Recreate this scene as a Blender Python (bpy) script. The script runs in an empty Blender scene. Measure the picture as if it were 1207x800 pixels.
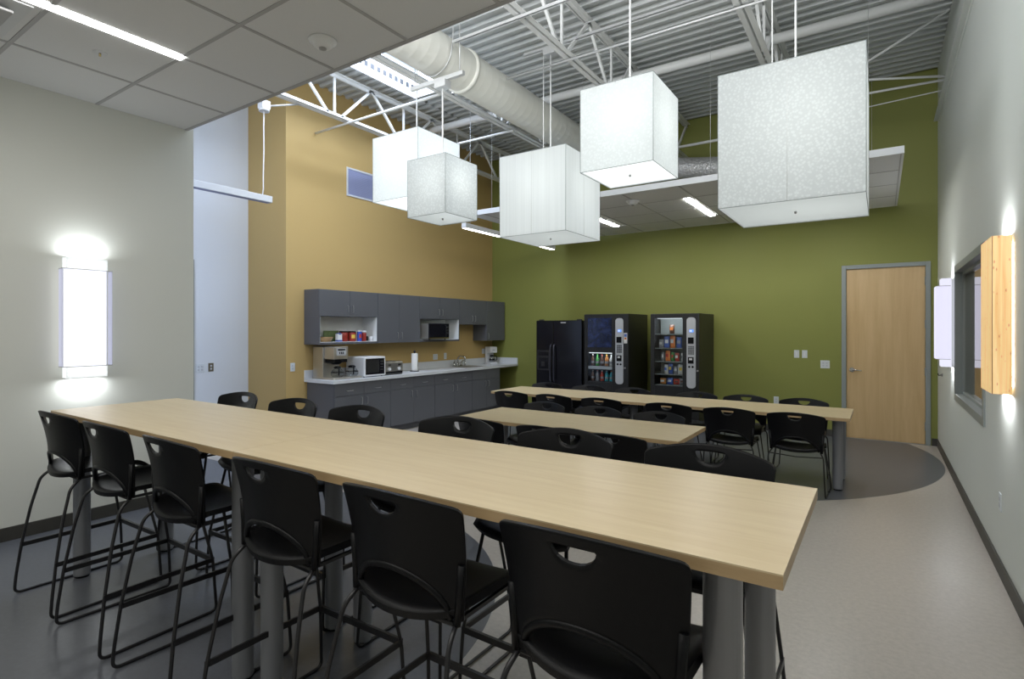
import bpy, math, random
from mathutils import Vector, Matrix
random.seed(7)
PI = math.pi
S = bpy.context.scene
COL = S.collection

# ------------------------------------------------------------------ camera
cam_d = bpy.data.cameras.new('camera')
cam_d.sensor_width = 36.0
cam_d.lens = 36.0 * 648.7 / 1207.0
cam_d.shift_y = -12.0 / 1207.0
cam_d.clip_start = 0.05
cam = bpy.data.objects.new('camera', cam_d)
COL.objects.link(cam)
cam.location = (0, 0, 1.55)
cam.rotation_euler = (math.radians(90), 0, math.radians(33.814))
S.camera = cam

# ------------------------------------------------------------------ view
S.view_settings.view_transform = 'Standard'
S.view_settings.look = 'None'
S.view_settings.gamma = 1.0
S.view_settings.use_curve_mapping = False
S.view_settings.exposure = 0.0
S.cycles.use_denoising = True
S.cycles.max_bounces = 7
S.cycles.diffuse_bounces = 4
S.cycles.glossy_bounces = 3
S.cycles.transmission_bounces = 5
S.cycles.sample_clamp_indirect = 3.0
S.cycles.caustics_reflective = False
S.cycles.caustics_refractive = False

# ------------------------------------------------------------------ world
W = bpy.data.worlds.new('world')
S.world = W
W.use_nodes = True
wb = W.node_tree.nodes['Background']
wb.inputs[0].default_value = (0.62, 0.76, 1.0, 1)
wb.inputs[1].default_value = 1.6

# ------------------------------------------------------------------ lights
def area(name, loc, size, power, col=(1, 1, 1), rot=(0, 0, 0), spread=PI):
    d = bpy.data.lights.new(name, 'AREA')
    d.shape = 'RECTANGLE'; d.size = size[0]; d.size_y = size[1]
    d.energy = power; d.color = col; d.spread = spread
    o = bpy.data.objects.new(name, d); COL.objects.link(o)
    o.location = loc; o.rotation_euler = rot
    return o
# unseen strip fill lights added at the low ceiling behind and beside the camera
area('ceiling_fill_light', (-3.0, -0.6, 3.37), (0.25, 2.4), 36, (1, .97, .92))
area('ceiling_fill_light', (-1.2, 0.2, 3.37), (0.25, 2.4), 34, (1, .97, .92))
area('ceiling_fill_light', (-0.05, 1.2, 3.37), (0.25, 2.2), 22, (1, .98, .95))
# added fill light hidden above the low ceiling, brightening the high bay
area('high_bay_fill_light', (-2.6, 1.9, 4.15), (6.2, 1.1), 190, (.97, .98, 1.0), (math.radians(90), 0, 0))
# skylight
area('skylight_light', (-5.17, 4.76, 5.42), (1.0, 2.3), 190, (.70, .80, 1.0))
# blue fill light added out of sight behind the left wall for the passage
area('passage_fill_light', (-5.47, 1.3, 2.5), (3.2, 2.2), 80, (.55, .68, 1.0), (0, math.radians(90), 0))

area('next_room_fill_light', (1.6, 6.5, 2.9), (.8, 2.0), 22, (1, .9, .75))  # unseen warm light added beyond the interior window to tint its dark pane

# ------------------------------------------------------------------ materials
MAT = {}
def nodes(name):
    m = bpy.data.materials.new(name); m.use_nodes = True
    nt = m.node_tree; b = nt.nodes['Principled BSDF']
    MAT[name] = m
    return m, nt, b
def plain(name, col, rough=.5, metal=0, spec=.5, noise=0, nscale=8, bump=0, bscale=200, coat=0):
    m, nt, b = nodes(name)
    b.inputs['Base Color'].default_value = (*col, 1)
    b.inputs['Roughness'].default_value = rough
    b.inputs['Metallic'].default_value = metal
    b.inputs['Specular IOR Level'].default_value = spec
    if coat: b.inputs['Coat Weight'].default_value = coat
    tc = nt.nodes.new('ShaderNodeTexCoord')
    if noise:
        n = nt.nodes.new('ShaderNodeTexNoise'); n.inputs['Scale'].default_value = nscale; n.inputs['Detail'].default_value = 4
        nt.links.new(tc.outputs['Object'], n.inputs['Vector'])
        r = nt.nodes.new('ShaderNodeMapRange'); r.inputs[3].default_value = 1 - noise; r.inputs[4].default_value = 1 + noise
        nt.links.new(n.outputs['Fac'], r.inputs[0])
        mx = nt.nodes.new('ShaderNodeVectorMath'); mx.operation = 'SCALE'
        mx.inputs[0].default_value = col
        nt.links.new(r.outputs[0], mx.inputs['Scale'])
        nt.links.new(mx.outputs[0], b.inputs['Base Color'])
    if bump:
        n2 = nt.nodes.new('ShaderNodeTexNoise'); n2.inputs['Scale'].default_value = bscale
        nt.links.new(tc.outputs['Object'], n2.inputs['Vector'])
        bp = nt.nodes.new('ShaderNodeBump'); bp.inputs['Strength'].default_value = bump; bp.inputs['Distance'].default_value = .002 if bscale > 50 else .02
        nt.links.new(n2.outputs['Fac'], bp.inputs['Height'])
        nt.links.new(bp.outputs[0], b.inputs['Normal'])
    return m
def emit(name, col, strength):
    m = bpy.data.materials.new(name); m.use_nodes = True
    nt = m.node_tree; nt.nodes.clear()
    e = nt.nodes.new('ShaderNodeEmission'); e.inputs[0].default_value = (*col, 1); e.inputs[1].default_value = strength
    o = nt.nodes.new('ShaderNodeOutputMaterial'); nt.links.new(e.outputs[0], o.inputs[0])
    MAT[name] = m
    return m

plain('cream_paint', (.655, .67, .63), .75, noise=.015, nscale=1.5, bump=.15, bscale=300)
plain('pale_paint', (.60, .63, .60), .7, noise=.015, nscale=1.5, bump=.15, bscale=300)
plain('white_paint', (.66, .69, .72), .75, bump=.1)
plain('ochre_paint', (.50, .35, .135), .7, noise=.02, nscale=1.2, bump=.15, bscale=300)
plain('olive_paint', (.215, .230, .052), .6, noise=.02, nscale=1.2, bump=.15, bscale=300)
plain('baseboard_rubber', (.045, .043, .038), .5)
plain('ceiling_tile', (.68, .69, .70), .9, noise=.05, nscale=300, bump=.4, bscale=400)
plain('ceiling_grid', (.40, .40, .41), .6)
plain('fascia_white', (.62, .64, .66), .5)
plain('deck_steel', (.47, .49, .485), .45, metal=.0, noise=.04, nscale=3)
plain('steel_paint', (.70, .71, .70), .45)
plain('conduit', (.55, .56, .56), .35, metal=.4)
plain('duct_paint', (.74, .74, .68), .4, noise=.03, nscale=4)
plain('foil', (.62, .62, .62), .35, metal=.6, noise=.3, nscale=30, bump=1, bscale=35)
plain('frame_gray', (.25, .28, .28), .4)
plain('chrome', (.62, .62, .62), .22, metal=1)
plain('brushed', (.38, .38, .38), .4, metal=.9)
plain('table_leg_paint', (.33, .34, .36), .32, metal=.4)
plain('cabinet_laminate', (.10, .105, .118), .45, noise=.03, nscale=3)
plain('cabinet_gap', (.02, .022, .025), .6)
plain('white_laminate', (.80, .82, .82), .4)
plain('counter_laminate', (.62, .64, .66), .35, noise=.03, nscale=80)
plain('black_plastic', (.0026, .0029, .0038), .38, spec=.19, bump=.25, bscale=500)
plain('black_steel', (.010, .010, .012), .4)
plain('black_gloss', (.008, .008, .012), .15)
plain('black_case', (.012, .0125, .013), .4)
plain('handle_dark', (.06, .062, .085), .25, metal=.5)
plain('dark_plastic', (.02, .02, .022), .4)
plain('silver_panel', (.52, .54, .57), .35, metal=.2)
plain('stainless', (.55, .53, .48), .28, metal=.85)
plain('white_plastic', (.72, .73, .74), .35)
plain('plate_white', (.62, .66, .68), .4)
plain('plate_brown', (.12, .10, .06), .5)
plain('paper', (.8, .8, .78), .8)
plain('red_can', (.28, .02, .012), .4)
plain('blue_can', (.03, .08, .42), .4)
plain('green_bag', (.13, .19, .07), .6, noise=.4, nscale=40)
plain('tan_bowl', (.42, .27, .13), .5)
plain('carton_blue', (.08, .12, .35), .5)
plain('brass', (.6, .5, .25), .3, metal=1)
plain('louver_blue', (.30, .33, .50), .5)
for n_, c_ in dict(item_red=(.5, .05, .03), item_orange=(.75, .22, .05), item_green=(.06, .3, .06), item_blue=(.08, .15, .5),
                   item_teal=(.05, .35, .42), item_white=(.7, .7, .7), item_brown=(.12, .05, .03), item_yellow=(.7, .5, .08),
                   item_gray=(.3, .3, .33), item_amber=(.5, .2, .05)).items():
    plain(n_, c_, .35)
emit('strip_glow', (1, .99, .96), 22)
emit('cloud_strip_glow', (1, .985, .94), 62)
emit('strip_glow_soft', (.95, .98, 1), 11)
emit('blue_display', (.15, .35, 1.0), 1.2)
emit('white_display', (.75, .85, 1.0), 1.0)
emit('machine_tube', (.9, .95, 1.0), 1.1)
emit('sconce_core_glow', (.98, .99, 1.0), 1.5)
emit('lilac_glow', (.86, .86, 1.0), 1.0)

def maple(name, c1, c2, axis, rough=.38, ring=1.0):
    m, nt, b = nodes(name)
    tc = nt.nodes.new('ShaderNodeTexCoord')
    mp = nt.nodes.new('ShaderNodeMapping')
    sc = [34, 34, 34]; sc[axis] = 2.6
    mp.inputs['Scale'].default_value = sc
    nt.links.new(tc.outputs['Object'], mp.inputs['Vector'])
    n = nt.nodes.new('ShaderNodeTexNoise'); n.inputs['Scale'].default_value = ring; n.inputs['Detail'].default_value = 6
    n.inputs['Roughness'].default_value = .6; n.inputs['Distortion'].default_value = .4
    nt.links.new(mp.outputs[0], n.inputs['Vector'])
    cr = nt.nodes.new('ShaderNodeValToRGB')
    cr.color_ramp.elements[0].position = .32; cr.color_ramp.elements[0].color = (*c2, 1)
    cr.color_ramp.elements[1].position = .68; cr.color_ramp.elements[1].color = (*c1, 1)
    nt.links.new(n.outputs['Fac'], cr.inputs[0])
    nt.links.new(cr.outputs[0], b.inputs['Base Color'])
    b.inputs['Roughness'].default_value = rough
    return m
maple('maple_top', (.56, .465, .30), (.50, .40, .245), 0, .37)
maple('maple_edge', (.42, .30, .165), (.36, .25, .13), 0)
maple('maple_door', (.60, .43, .225), (.51, .35, .17), 2, ring=.35)

# bamboo veneer: vertical strips, darker nodes, lit from behind
def bamboo():
    m, nt, b = nodes('bamboo_glow')
    tc = nt.nodes.new('ShaderNodeTexCoord')
    mp = nt.nodes.new('ShaderNodeMapping'); mp.inputs['Scale'].default_value = (60, 60, 2)
    nt.links.new(tc.outputs['Object'], mp.inputs['Vector'])
    n = nt.nodes.new('ShaderNodeTexNoise'); n.inputs['Scale'].default_value = 1; n.inputs['Detail'].default_value = 3
    nt.links.new(mp.outputs[0], n.inputs['Vector'])
    cr = nt.nodes.new('ShaderNodeValToRGB')
    cr.color_ramp.elements[0].position = .3; cr.color_ramp.elements[0].color = (.74, .44, .17, 1)
    cr.color_ramp.elements[1].position = .7; cr.color_ramp.elements[1].color = (.92, .66, .34, 1)
    nt.links.new(n.outputs['Fac'], cr.inputs[0])
    mp2 = nt.nodes.new('ShaderNodeMapping'); mp2.inputs['Scale'].default_value = (45, 45, 16)
    nt.links.new(tc.outputs['Object'], mp2.inputs['Vector'])
    v = nt.nodes.new('ShaderNodeTexVoronoi'); v.inputs['Scale'].default_value = 1
    nt.links.new(mp2.outputs[0], v.inputs['Vector'])
    r = nt.nodes.new('ShaderNodeMapRange'); r.inputs[1].default_value = .08; r.inputs[2].default_value = .2
    r.inputs[3].default_value = .55; r.inputs[4].default_value = 1
    nt.links.new(v.outputs['Distance'], r.inputs[0])
    sm = nt.nodes.new('ShaderNodeVectorMath'); sm.operation = 'SCALE'
    nt.links.new(cr.outputs[0], sm.inputs[0]); nt.links.new(r.outputs[0], sm.inputs['Scale'])
    nt.links.new(sm.outputs[0], b.inputs['Base Color'])
    nt.links.new(sm.outputs[0], b.inputs['Emission Color'])
    b.inputs['Emission Strength'].default_value = .62
    b.inputs['Roughness'].default_value = .4
bamboo()

# lamp shade film with a pebbled print, lit from within
def shade(name, kind, em, tint=(.95, .985, .98), low=.90):
    m = bpy.data.materials.new(name); m.use_nodes = True
    nt = m.node_tree; nt.nodes.clear(); MAT[name] = m
    tc = nt.nodes.new('ShaderNodeTexCoord')
    if kind == 'pebble':
        v = nt.nodes.new('ShaderNodeTexVoronoi'); v.feature = 'F1'; v.inputs['Scale'].default_value = 50
        nt.links.new(tc.outputs['Object'], v.inputs['Vector'])
        r = nt.nodes.new('ShaderNodeMapRange'); r.inputs[1].default_value = .25; r.inputs[2].default_value = .55
        r.inputs[3].default_value = 1.03; r.inputs[4].default_value = low
        nt.links.new(v.outputs['Distance'], r.inputs[0])
    elif kind == 'stripe':
        mp = nt.nodes.new('ShaderNodeMapping'); mp.inputs['Scale'].default_value = (60, 60, .6)
        nt.links.new(tc.outputs['Object'], mp.inputs['Vector'])
        v = nt.nodes.new('ShaderNodeTexNoise'); v.inputs['Scale'].default_value = 1; v.inputs['Detail'].default_value = 2
        nt.links.new(mp.outputs[0], v.inputs['Vector'])
        r = nt.nodes.new('ShaderNodeMapRange'); r.inputs[1].default_value = .3; r.inputs[2].default_value = .7
        r.inputs[3].default_value = .93; r.inputs[4].default_value = 1.0
        nt.links.new(v.outputs['Fac'], r.inputs[0])
    else:
        v = nt.nodes.new('ShaderNodeTexNoise'); v.inputs['Scale'].default_value = 30
        nt.links.new(tc.outputs['Object'], v.inputs['Vector'])
        r = nt.nodes.new('ShaderNodeMapRange'); r.inputs[3].default_value = .97; r.inputs[4].default_value = 1.0
        nt.links.new(v.outputs['Fac'], r.inputs[0])
    sm = nt.nodes.new('ShaderNodeVectorMath'); sm.operation = 'SCALE'; sm.inputs[0].default_value = tint
    nt.links.new(r.outputs[0], sm.inputs['Scale'])
    tr = nt.nodes.new('ShaderNodeBsdfTranslucent'); nt.links.new(sm.outputs[0], tr.inputs[0])
    df = nt.nodes.new('ShaderNodeBsdfDiffuse'); df.inputs[0].default_value = (.30, .31, .31, 1)
    mx = nt.nodes.new('ShaderNodeMixShader'); mx.inputs[0].default_value = .45
    nt.links.new(tr.outputs[0], mx.inputs[1]); nt.links.new(df.outputs[0], mx.inputs[2])
    e = nt.nodes.new('ShaderNodeEmission'); nt.links.new(sm.outputs[0], e.inputs[0]); e.inputs[1].default_value = em
    ad = nt.nodes.new('ShaderNodeAddShader'); nt.links.new(mx.outputs[0], ad.inputs[0]); nt.links.new(e.outputs[0], ad.inputs[1])
    o = nt.nodes.new('ShaderNodeOutputMaterial'); nt.links.new(ad.outputs[0], o.inputs[0])
shade('shade_pebble', 'pebble', .17)
shade('shade_stripe', 'stripe', .24)
shade('shade_bright', 'pebble', .255, low=.955)
shade('diffuser_film', 'plain', .17)
shade('diffuser_bright', 'plain', .55)
shade('sconce_end', 'pebble', .36)
shade('sconce_side', 'plain', .22, (.84, .85, .97))
shade('sconce_wrap_lilac', 'plain', .42, (.90, .89, 1.0))

def clear_mat(name, tint, gloss=.06, mixd=.0, rough=.02):
    m = bpy.data.materials.new(name); m.use_nodes = True
    nt = m.node_tree; nt.nodes.clear(); MAT[name] = m
    t = nt.nodes.new('ShaderNodeBsdfTransparent'); t.inputs[0].default_value = (*tint, 1)
    g = nt.nodes.new('ShaderNodeBsdfGlossy'); g.inputs['Roughness'].default_value = rough
    fr = nt.nodes.new('ShaderNodeFresnel'); fr.inputs[0].default_value = 1.5
    ad = nt.nodes.new('ShaderNodeMath'); ad.operation = 'ADD'; ad.inputs[1].default_value = gloss; ad.use_clamp = True
    nt.links.new(fr.outputs[0], ad.inputs[0])
    ge = nt.nodes.new('ShaderNodeNewGeometry')      # reflect at the outer face only
    inv = nt.nodes.new('ShaderNodeMath'); inv.operation = 'SUBTRACT'; inv.inputs[0].default_value = 1
    nt.links.new(ge.outputs['Backfacing'], inv.inputs[1])
    mu = nt.nodes.new('ShaderNodeMath'); mu.operation = 'MULTIPLY'
    nt.links.new(ad.outputs[0], mu.inputs[0]); nt.links.new(inv.outputs[0], mu.inputs[1])
    mx = nt.nodes.new('ShaderNodeMixShader')
    nt.links.new(mu.outputs[0], mx.inputs[0]); nt.links.new(t.outputs[0], mx.inputs[1]); nt.links.new(g.outputs[0], mx.inputs[2])
    last = mx
    if mixd:
        d = nt.nodes.new('ShaderNodeBsdfTranslucent'); d.inputs[0].default_value = (.85, .86, .95, 1)
        m2 = nt.nodes.new('ShaderNodeMixShader'); m2.inputs[0].default_value = mixd
        nt.links.new(mx.outputs[0], m2.inputs[1]); nt.links.new(d.outputs[0], m2.inputs[2]); last = m2
    o = nt.nodes.new('ShaderNodeOutputMaterial'); nt.links.new(last.outputs[0], o.inputs[0])
clear_mat('clear_glass', (.93, .95, .95), 0)
clear_mat('coffee_glass', (.90, .92, .91), .22, .12, .15)
clear_mat('window_glass', (.72, .74, .72), .12)
clear_mat('acrylic_wrap', (.95, .95, .99), 0, .06, .2)
clear_mat('acrylic_side', (.80, .80, .90), 0, .35, .3)

# dark blue poster on the drinks machine
def poster():
    m, nt, b = nodes('poster_blue')
    tc = nt.nodes.new('ShaderNodeTexCoord')
    n = nt.nodes.new('ShaderNodeTexNoise'); n.inputs['Scale'].default_value = 7; n.inputs['Detail'].default_value = 5; n.inputs['Distortion'].default_value = 1.5
    nt.links.new(tc.outputs['Object'], n.inputs['Vector'])
    cr = nt.nodes.new('ShaderNodeValToRGB')
    cr.color_ramp.elements[0].position = .42; cr.color_ramp.elements[0].color = (.004, .006, .03, 1)
    cr.color_ramp.elements[1].position = .78; cr.color_ramp.elements[1].color = (.025, .04, .15, 1)
    nt.links.new(n.outputs['Fac'], cr.inputs[0])
    nt.links.new(cr.outputs[0], b.inputs['Base Color'])
    b.inputs['Roughness'].default_value = .12
poster()

# two-tone linoleum: pale field with two round dark inlays
def floor_mat():
    m, nt, b = nodes('linoleum')
    N = nt.nodes; L = nt.links
    tc = N.new('ShaderNodeTexCoord'); sp = N.new('ShaderNodeSeparateXYZ'); L.new(tc.outputs['Object'], sp.inputs[0])
    def mth(op, a, bb=None):
        x = N.new('ShaderNodeMath'); x.operation = op
        for i, q in enumerate((a, bb)):
            if q is None: continue
            if isinstance(q, (int, float)): x.inputs[i].default_value = q
            else: L.new(q, x.inputs[i])
        return x.outputs[0]
    def circle(cx, cy, r):
        dx = mth('SUBTRACT', sp.outputs[0], cx); dy = mth('SUBTRACT', sp.outputs[1], cy)
        return mth('LESS_THAN', mth('ADD', mth('MULTIPLY', dx, dx), mth('MULTIPLY', dy, dy)), r * r)
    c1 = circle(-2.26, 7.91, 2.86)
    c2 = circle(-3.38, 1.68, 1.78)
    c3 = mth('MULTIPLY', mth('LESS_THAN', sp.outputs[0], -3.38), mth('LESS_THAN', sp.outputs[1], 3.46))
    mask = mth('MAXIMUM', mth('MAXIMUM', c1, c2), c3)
    n = N.new('ShaderNodeTexNoise'); n.inputs['Scale'].default_value = 35; n.inputs['Detail'].default_value = 6; n.inputs['Roughness'].default_value = .7
    L.new(tc.outputs['Object'], n.inputs['Vector'])
    r = N.new('ShaderNodeMapRange'); r.inputs[1].default_value = .3; r.inputs[2].default_value = .7; r.inputs[3].default_value = .88; r.inputs[4].default_value = 1.1
    L.new(n.outputs['Fac'], r.inputs[0])
    mx = N.new('ShaderNodeMix'); mx.data_type = 'RGBA'
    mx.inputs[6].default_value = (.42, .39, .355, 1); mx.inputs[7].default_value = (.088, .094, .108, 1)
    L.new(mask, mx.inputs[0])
    sm = N.new('ShaderNodeVectorMath'); sm.operation = 'SCALE'
    L.new(mx.outputs[2], sm.inputs[0]); L.new(r.outputs[0], sm.inputs['Scale'])
    L.new(sm.outputs[0], b.inputs['Base Color'])
    b.inputs['Roughness'].default_value = .32
floor_mat()

# ------------------------------------------------------------------ mesh helpers
class MB:
    def __init__(s): s.v = []; s.f = []; s.sm = []
    def add(s, vs, fs, smooth=False):
        o = len(s.v); s.v += [tuple(p) for p in vs]
        for f in fs: s.f.append(tuple(i + o for i in f)); s.sm.append(smooth)
        return s
    def box(s, x0, x1, y0, y1, z0, z1):
        vs = [(x, y, z) for z in (z0, z1) for y in (y0, y1) for x in (x0, x1)]
        return s.add(vs, [(0, 2, 3, 1), (4, 5, 7, 6), (0, 1, 5, 4), (2, 6, 7, 3), (0, 4, 6, 2), (1, 3, 7, 5)])
    def lathe(s, prof, c=(0, 0, 0), n=20, axis='z', cap=True):
        vs = []; fs = []
        for r, h in prof:
            for i in range(n):
                a = 2 * PI * i / n; p = (r * math.cos(a), r * math.sin(a), h)
                if axis == 'y': p = (p[0], h, p[1])
                if axis == 'x': p = (h, p[0], p[1])
                vs.append((p[0] + c[0], p[1] + c[1], p[2] + c[2]))
        for j in range(len(prof) - 1):
            for i in range(n):
                k = (i + 1) % n
                fs.append((j * n + i, j * n + k, (j + 1) * n + k, (j + 1) * n + i))
        s.add(vs, fs, True)
        if cap:
            o = len(s.v) - len(vs)
            s.f.append(tuple(o + i for i in range(n))[::-1]); s.sm.append(False)
            s.f.append(tuple(o + (len(prof) - 1) * n + i for i in range(n))); s.sm.append(False)
        return s
    def cyl(s, c, r, h, n=16, axis='z', r2=None): return s.lathe([(r, 0), (r if r2 is None else r2, h)], c, n, axis)
    def tube(s, path, r, n=8, fillet=0, flat=None, closed=False):
        P = [Vector(p) for p in path]
        if fillet:
            Q = [P[0]]
            for i in range(1, len(P) - 1):
                a = P[i - 1] - P[i]; b = P[i + 1] - P[i]
                d = min(fillet, a.length * .45, b.length * .45)
                A = P[i] + a.normalized() * d; B = P[i] + b.normalized() * d
                for k in range(6):
                    t = k / 5; Q.append(A * (1 - t) ** 2 + P[i] * 2 * t * (1 - t) + B * t * t)
            Q.append(P[-1]); P = Q
        vs = []; fs = []; m = len(P); up = None
        for i in range(m):
            if closed: t = (P[(i + 1) % m] - P[i - 1]).normalized()
            else: t = (P[min(i + 1, m - 1)] - P[max(i - 1, 0)]).normalized()
            if up is None:
                up = Vector((0, 0, 1)) if abs(t.z) < .9 else Vector((1, 0, 0))
            up = (up - t * up.dot(t)).normalized(); w = t.cross(up)
            ra, rb = (r, r) if flat is None else flat
            for k in range(n):
                a = 2 * PI * k / n
                vs.append(P[i] + w * math.cos(a) * ra + up * math.sin(a) * rb)
        for i in range(m if closed else m - 1):
            for k in range(n):
                q = (k + 1) % n; j = (i + 1) % m
                fs.append((i * n + k, i * n + q, j * n + q, j * n + k))
        s.add(vs, fs, True)
        if not closed:
            o = len(s.v) - len(vs)
            s.f.append(tuple(o + k for k in range(n))[::-1]); s.sm.append(False)
            s.f.append(tuple(o + (m - 1) * n + k for k in range(n))); s.sm.append(False)
        return s
    def bar(s, a, b, w, h):            # rectangular bar between two points, w sideways, h up
        a = Vector(a); b = Vector(b); t = (b - a).normalized()
        up = Vector((0, 0, 1)) if abs(t.z) < .95 else Vector((0, 1, 0))
        sd = t.cross(up).normalized(); up = sd.cross(t)
        vs = [p + sd * i * w / 2 + up * j * h / 2 for p in (a, b) for j in (-1, 1) for i in (-1, 1)]
        return s.add(vs, [(0, 1, 3, 2), (4, 6, 7, 5), (0, 4, 5, 1), (2, 3, 7, 6), (0, 2, 6, 4), (1, 5, 7, 3)])
    def prism(s, pts, y0, y1, axis='y'):   # polygon in xz extruded along y (or yz along x, xy along z)
        def P(p, h):
            return {'y': (p[0], h, p[1]), 'x': (h, p[0], p[1]), 'z': (p[0], p[1], h)}[axis]
        n = len(pts)
        vs = [P(p, y0) for p in pts] + [P(p, y1) for p in pts]
        fs = [tuple(range(n)), tuple(range(2 * n - 1, n - 1, -1))] + [(i, n + i, n + (i + 1) % n, (i + 1) % n) for i in range(n)]
        return s.add(vs, fs)
    def build(s, name, mat, parent=None, loc=None, bev=0, org=None, seg=2):
        v = s.v
        if org: v = [(p[0] - org[0], p[1] - org[1], p[2] - org[2]) for p in v]
        me = bpy.data.meshes.new(name); me.from_pydata(v, [], s.f); me.update()
        me.polygons.foreach_set('use_smooth', s.sm)
        mats = mat if isinstance(mat, (list, tuple)) else [mat]
        for mm in mats: me.materials.append(MAT[mm])
        import bmesh
        bm = bmesh.new(); bm.from_mesh(me); bmesh.ops.recalc_face_normals(bm, faces=bm.faces); bm.to_mesh(me); bm.free()
        o = bpy.data.objects.new(name, me); COL.objects.link(o)
        if parent: o.parent = parent
        if loc: o.location = loc
        if bev:
            b = o.modifiers.new('bevel', 'BEVEL'); b.width = bev; b.segments = seg; b.limit_method = 'ANGLE'; b.angle_limit = math.radians(40)
        return o
def B(*a): return MB().box(*a)
def rrect(x0, x1, z0, z1, r, n=5):
    pts = []
    for cx, cz, a0 in ((x1 - r, z1 - r, 0), (x0 + r, z1 - r, PI / 2), (x0 + r, z0 + r, PI), (x1 - r, z0 + r, 1.5 * PI)):
        for i in range(n + 1):
            a = a0 + PI / 2 * i / n; pts.append((cx + r * math.cos(a), cz + r * math.sin(a)))
    return pts
def sheet(mb, V, F, th, smooth=True):
    """thicken an open surface V,F by th against its normals"""
    N = [Vector((0, 0, 0)) for _ in V]; V = [Vector(p) for p in V]
    for f in F:
        n = (V[f[1]] - V[f[0]]).cross(V[f[2]] - V[f[0]])
        if len(f) == 4: n = (V[f[2]] - V[f[0]]).cross(V[f[3]] - V[f[1]])
        if n.length > 0:
            n.normalize()
            for i in f: N[i] += n
    W = [v - n.normalized() * th if n.length > 1e-9 else v for v, n in zip(V, N)]
    k = len(V); ed = {}
    for f in F:
        for a, b in zip(f, f[1:] + f[:1]): ed[(a, b)] = 1
    side = [(b, a, a + k, b + k) for (a, b) in ed if (b, a) not in ed]
    mb.add(V + W, list(F) + [tuple(i + k for i in f[::-1]) for f in F], smooth)
    o = len(mb.v) - 2 * k
    for q in side: mb.f.append(tuple(i + o for i in q)); mb.sm.append(False)
    return mb
def tag(o, label=None, cat=None, group=None, kind=None):
    if label: o['label'] = label
    if cat: o['category'] = cat
    if group: o['group'] = group
    if kind: o['kind'] = kind
    return o
def thing(name, label, cat, loc=(0, 0, 0), rz=0, group=None):
    o = bpy.data.objects.new(name, None); COL.objects.link(o)
    o.empty_display_size = .1
    o.location = loc; o.rotation_euler = (0, 0, rz)
    return tag(o, label, cat, group)
def struct(o): o['kind'] = 'structure'; return o
def copy_tree(o, parent=None):
    c = o.copy(); COL.objects.link(c)
    if parent: c.parent = parent
    for ch in list(o.children): copy_tree(ch, c)
    return c

# ------------------------------------------------------------------ room shell
XR, XL, XK, XP = .63, -5.32, -6.65, -7.55      # right, left, kitchen, passage walls
YG, YB, YLE, YR = 9.2, -2.6, 2.61, 4.461        # far wall, wall behind, left wall end, kitchen wall return
ZT = 5.0; ZC = 3.388; YC = 2.55
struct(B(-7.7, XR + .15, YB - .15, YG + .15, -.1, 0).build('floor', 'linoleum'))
# right wall with a window opening
w = MB()
wy0, wy1, wz0, wz1 = 5.27, 7.07, .895, 2.13
w.box(XR, XR + .14, YB, wy0, 0, ZT + .1).box(XR, XR + .14, wy1, YG, 0, ZT + .1)
w.box(XR, XR + .14, wy0, wy1, 0, wz0).box(XR, XR + .14, wy0, wy1, wz1, ZT + .1)
struct(w.build('wall_right', 'pale_paint'))
# far wall with a door opening
dx0, dx1, dz1 = -.415, .505, 2.41
w = MB()
w.box(XK - .12, dx0, YG, YG + .14, 0, ZT + .1).box(dx1, XR + .14, YG, YG + .14, 0, ZT + .1).box(dx0, dx1, YG, YG + .14, dz1, ZT + .1).box(dx0, dx1, YG + .11, YG + .14, 0, dz1)
struct(w.build('wall_far', 'olive_paint'))
struct(B(XK - .12, XK, YR, YG, 0, ZT + .1).build('wall_kitchen', 'ochre_paint'))
struct(B(XP - .1, XK - .12, YR, YR + .12, 0, ZT + .1).build('wall_return', 'ochre_paint'))
struct(B(XP - .12, XP, YB, YR, 0, ZT + .1).build('wall_passage', 'white_paint'))
struct(B(XL - .12, XL, YB, YLE, 0, ZT - .3).build('wall_left', 'cream_paint'))
struct(B(XP - .12, XR + .14, YB - .14, YB, 0, ZT + .1).build('wall_behind', 'pale_paint'))
# baseboards
for nm, bx in dict(baseboard_right=(XR - .012, XR, YB, YG, 0, .10), baseboard_left=(XL, XL + .012, YB, YLE, 0, .10),
                   baseboard_passage=(XP, XP + .012, YB, YR, 0, .10)).items():
    struct(B(*bx).build(nm, 'baseboard_rubber', bev=.003))
b = B(-2.2, dx0 - .06, YG - .012, YG, 0, .10).box(dx1 + .06, XR - .012, YG - .012, YG, 0, .10).box(-6.0, -5.2, YG - .012, YG, 0, .10)
struct(b.build('baseboard_far', 'baseboard_rubber', bev=.003))

# low ceiling: slab plus lay-in grid
c = B(XL, XR, YB, YC, ZC, ZC + .12)
struct(c.build('ceiling', 'ceiling_tile'))
g = MB()
for k in range(8):
    x = -4.64 + .7133 * k
    g.box(x - .012, x + .012, YB, YC, ZC - .004, ZC + .001)
for y in (2.55, 1.855, 1.148, .44, -.27, -.98, -1.69):
    g.box(XL, XR, y - .02, y + .004, ZC - .0045, ZC + .001)
struct(g.build('trim_1', 'ceiling_grid'))
struct(B(XL, XR, YC, YC + .012, ZC - .004, ZC + .13).build('trim_2', 'ceiling_grid'))

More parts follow.
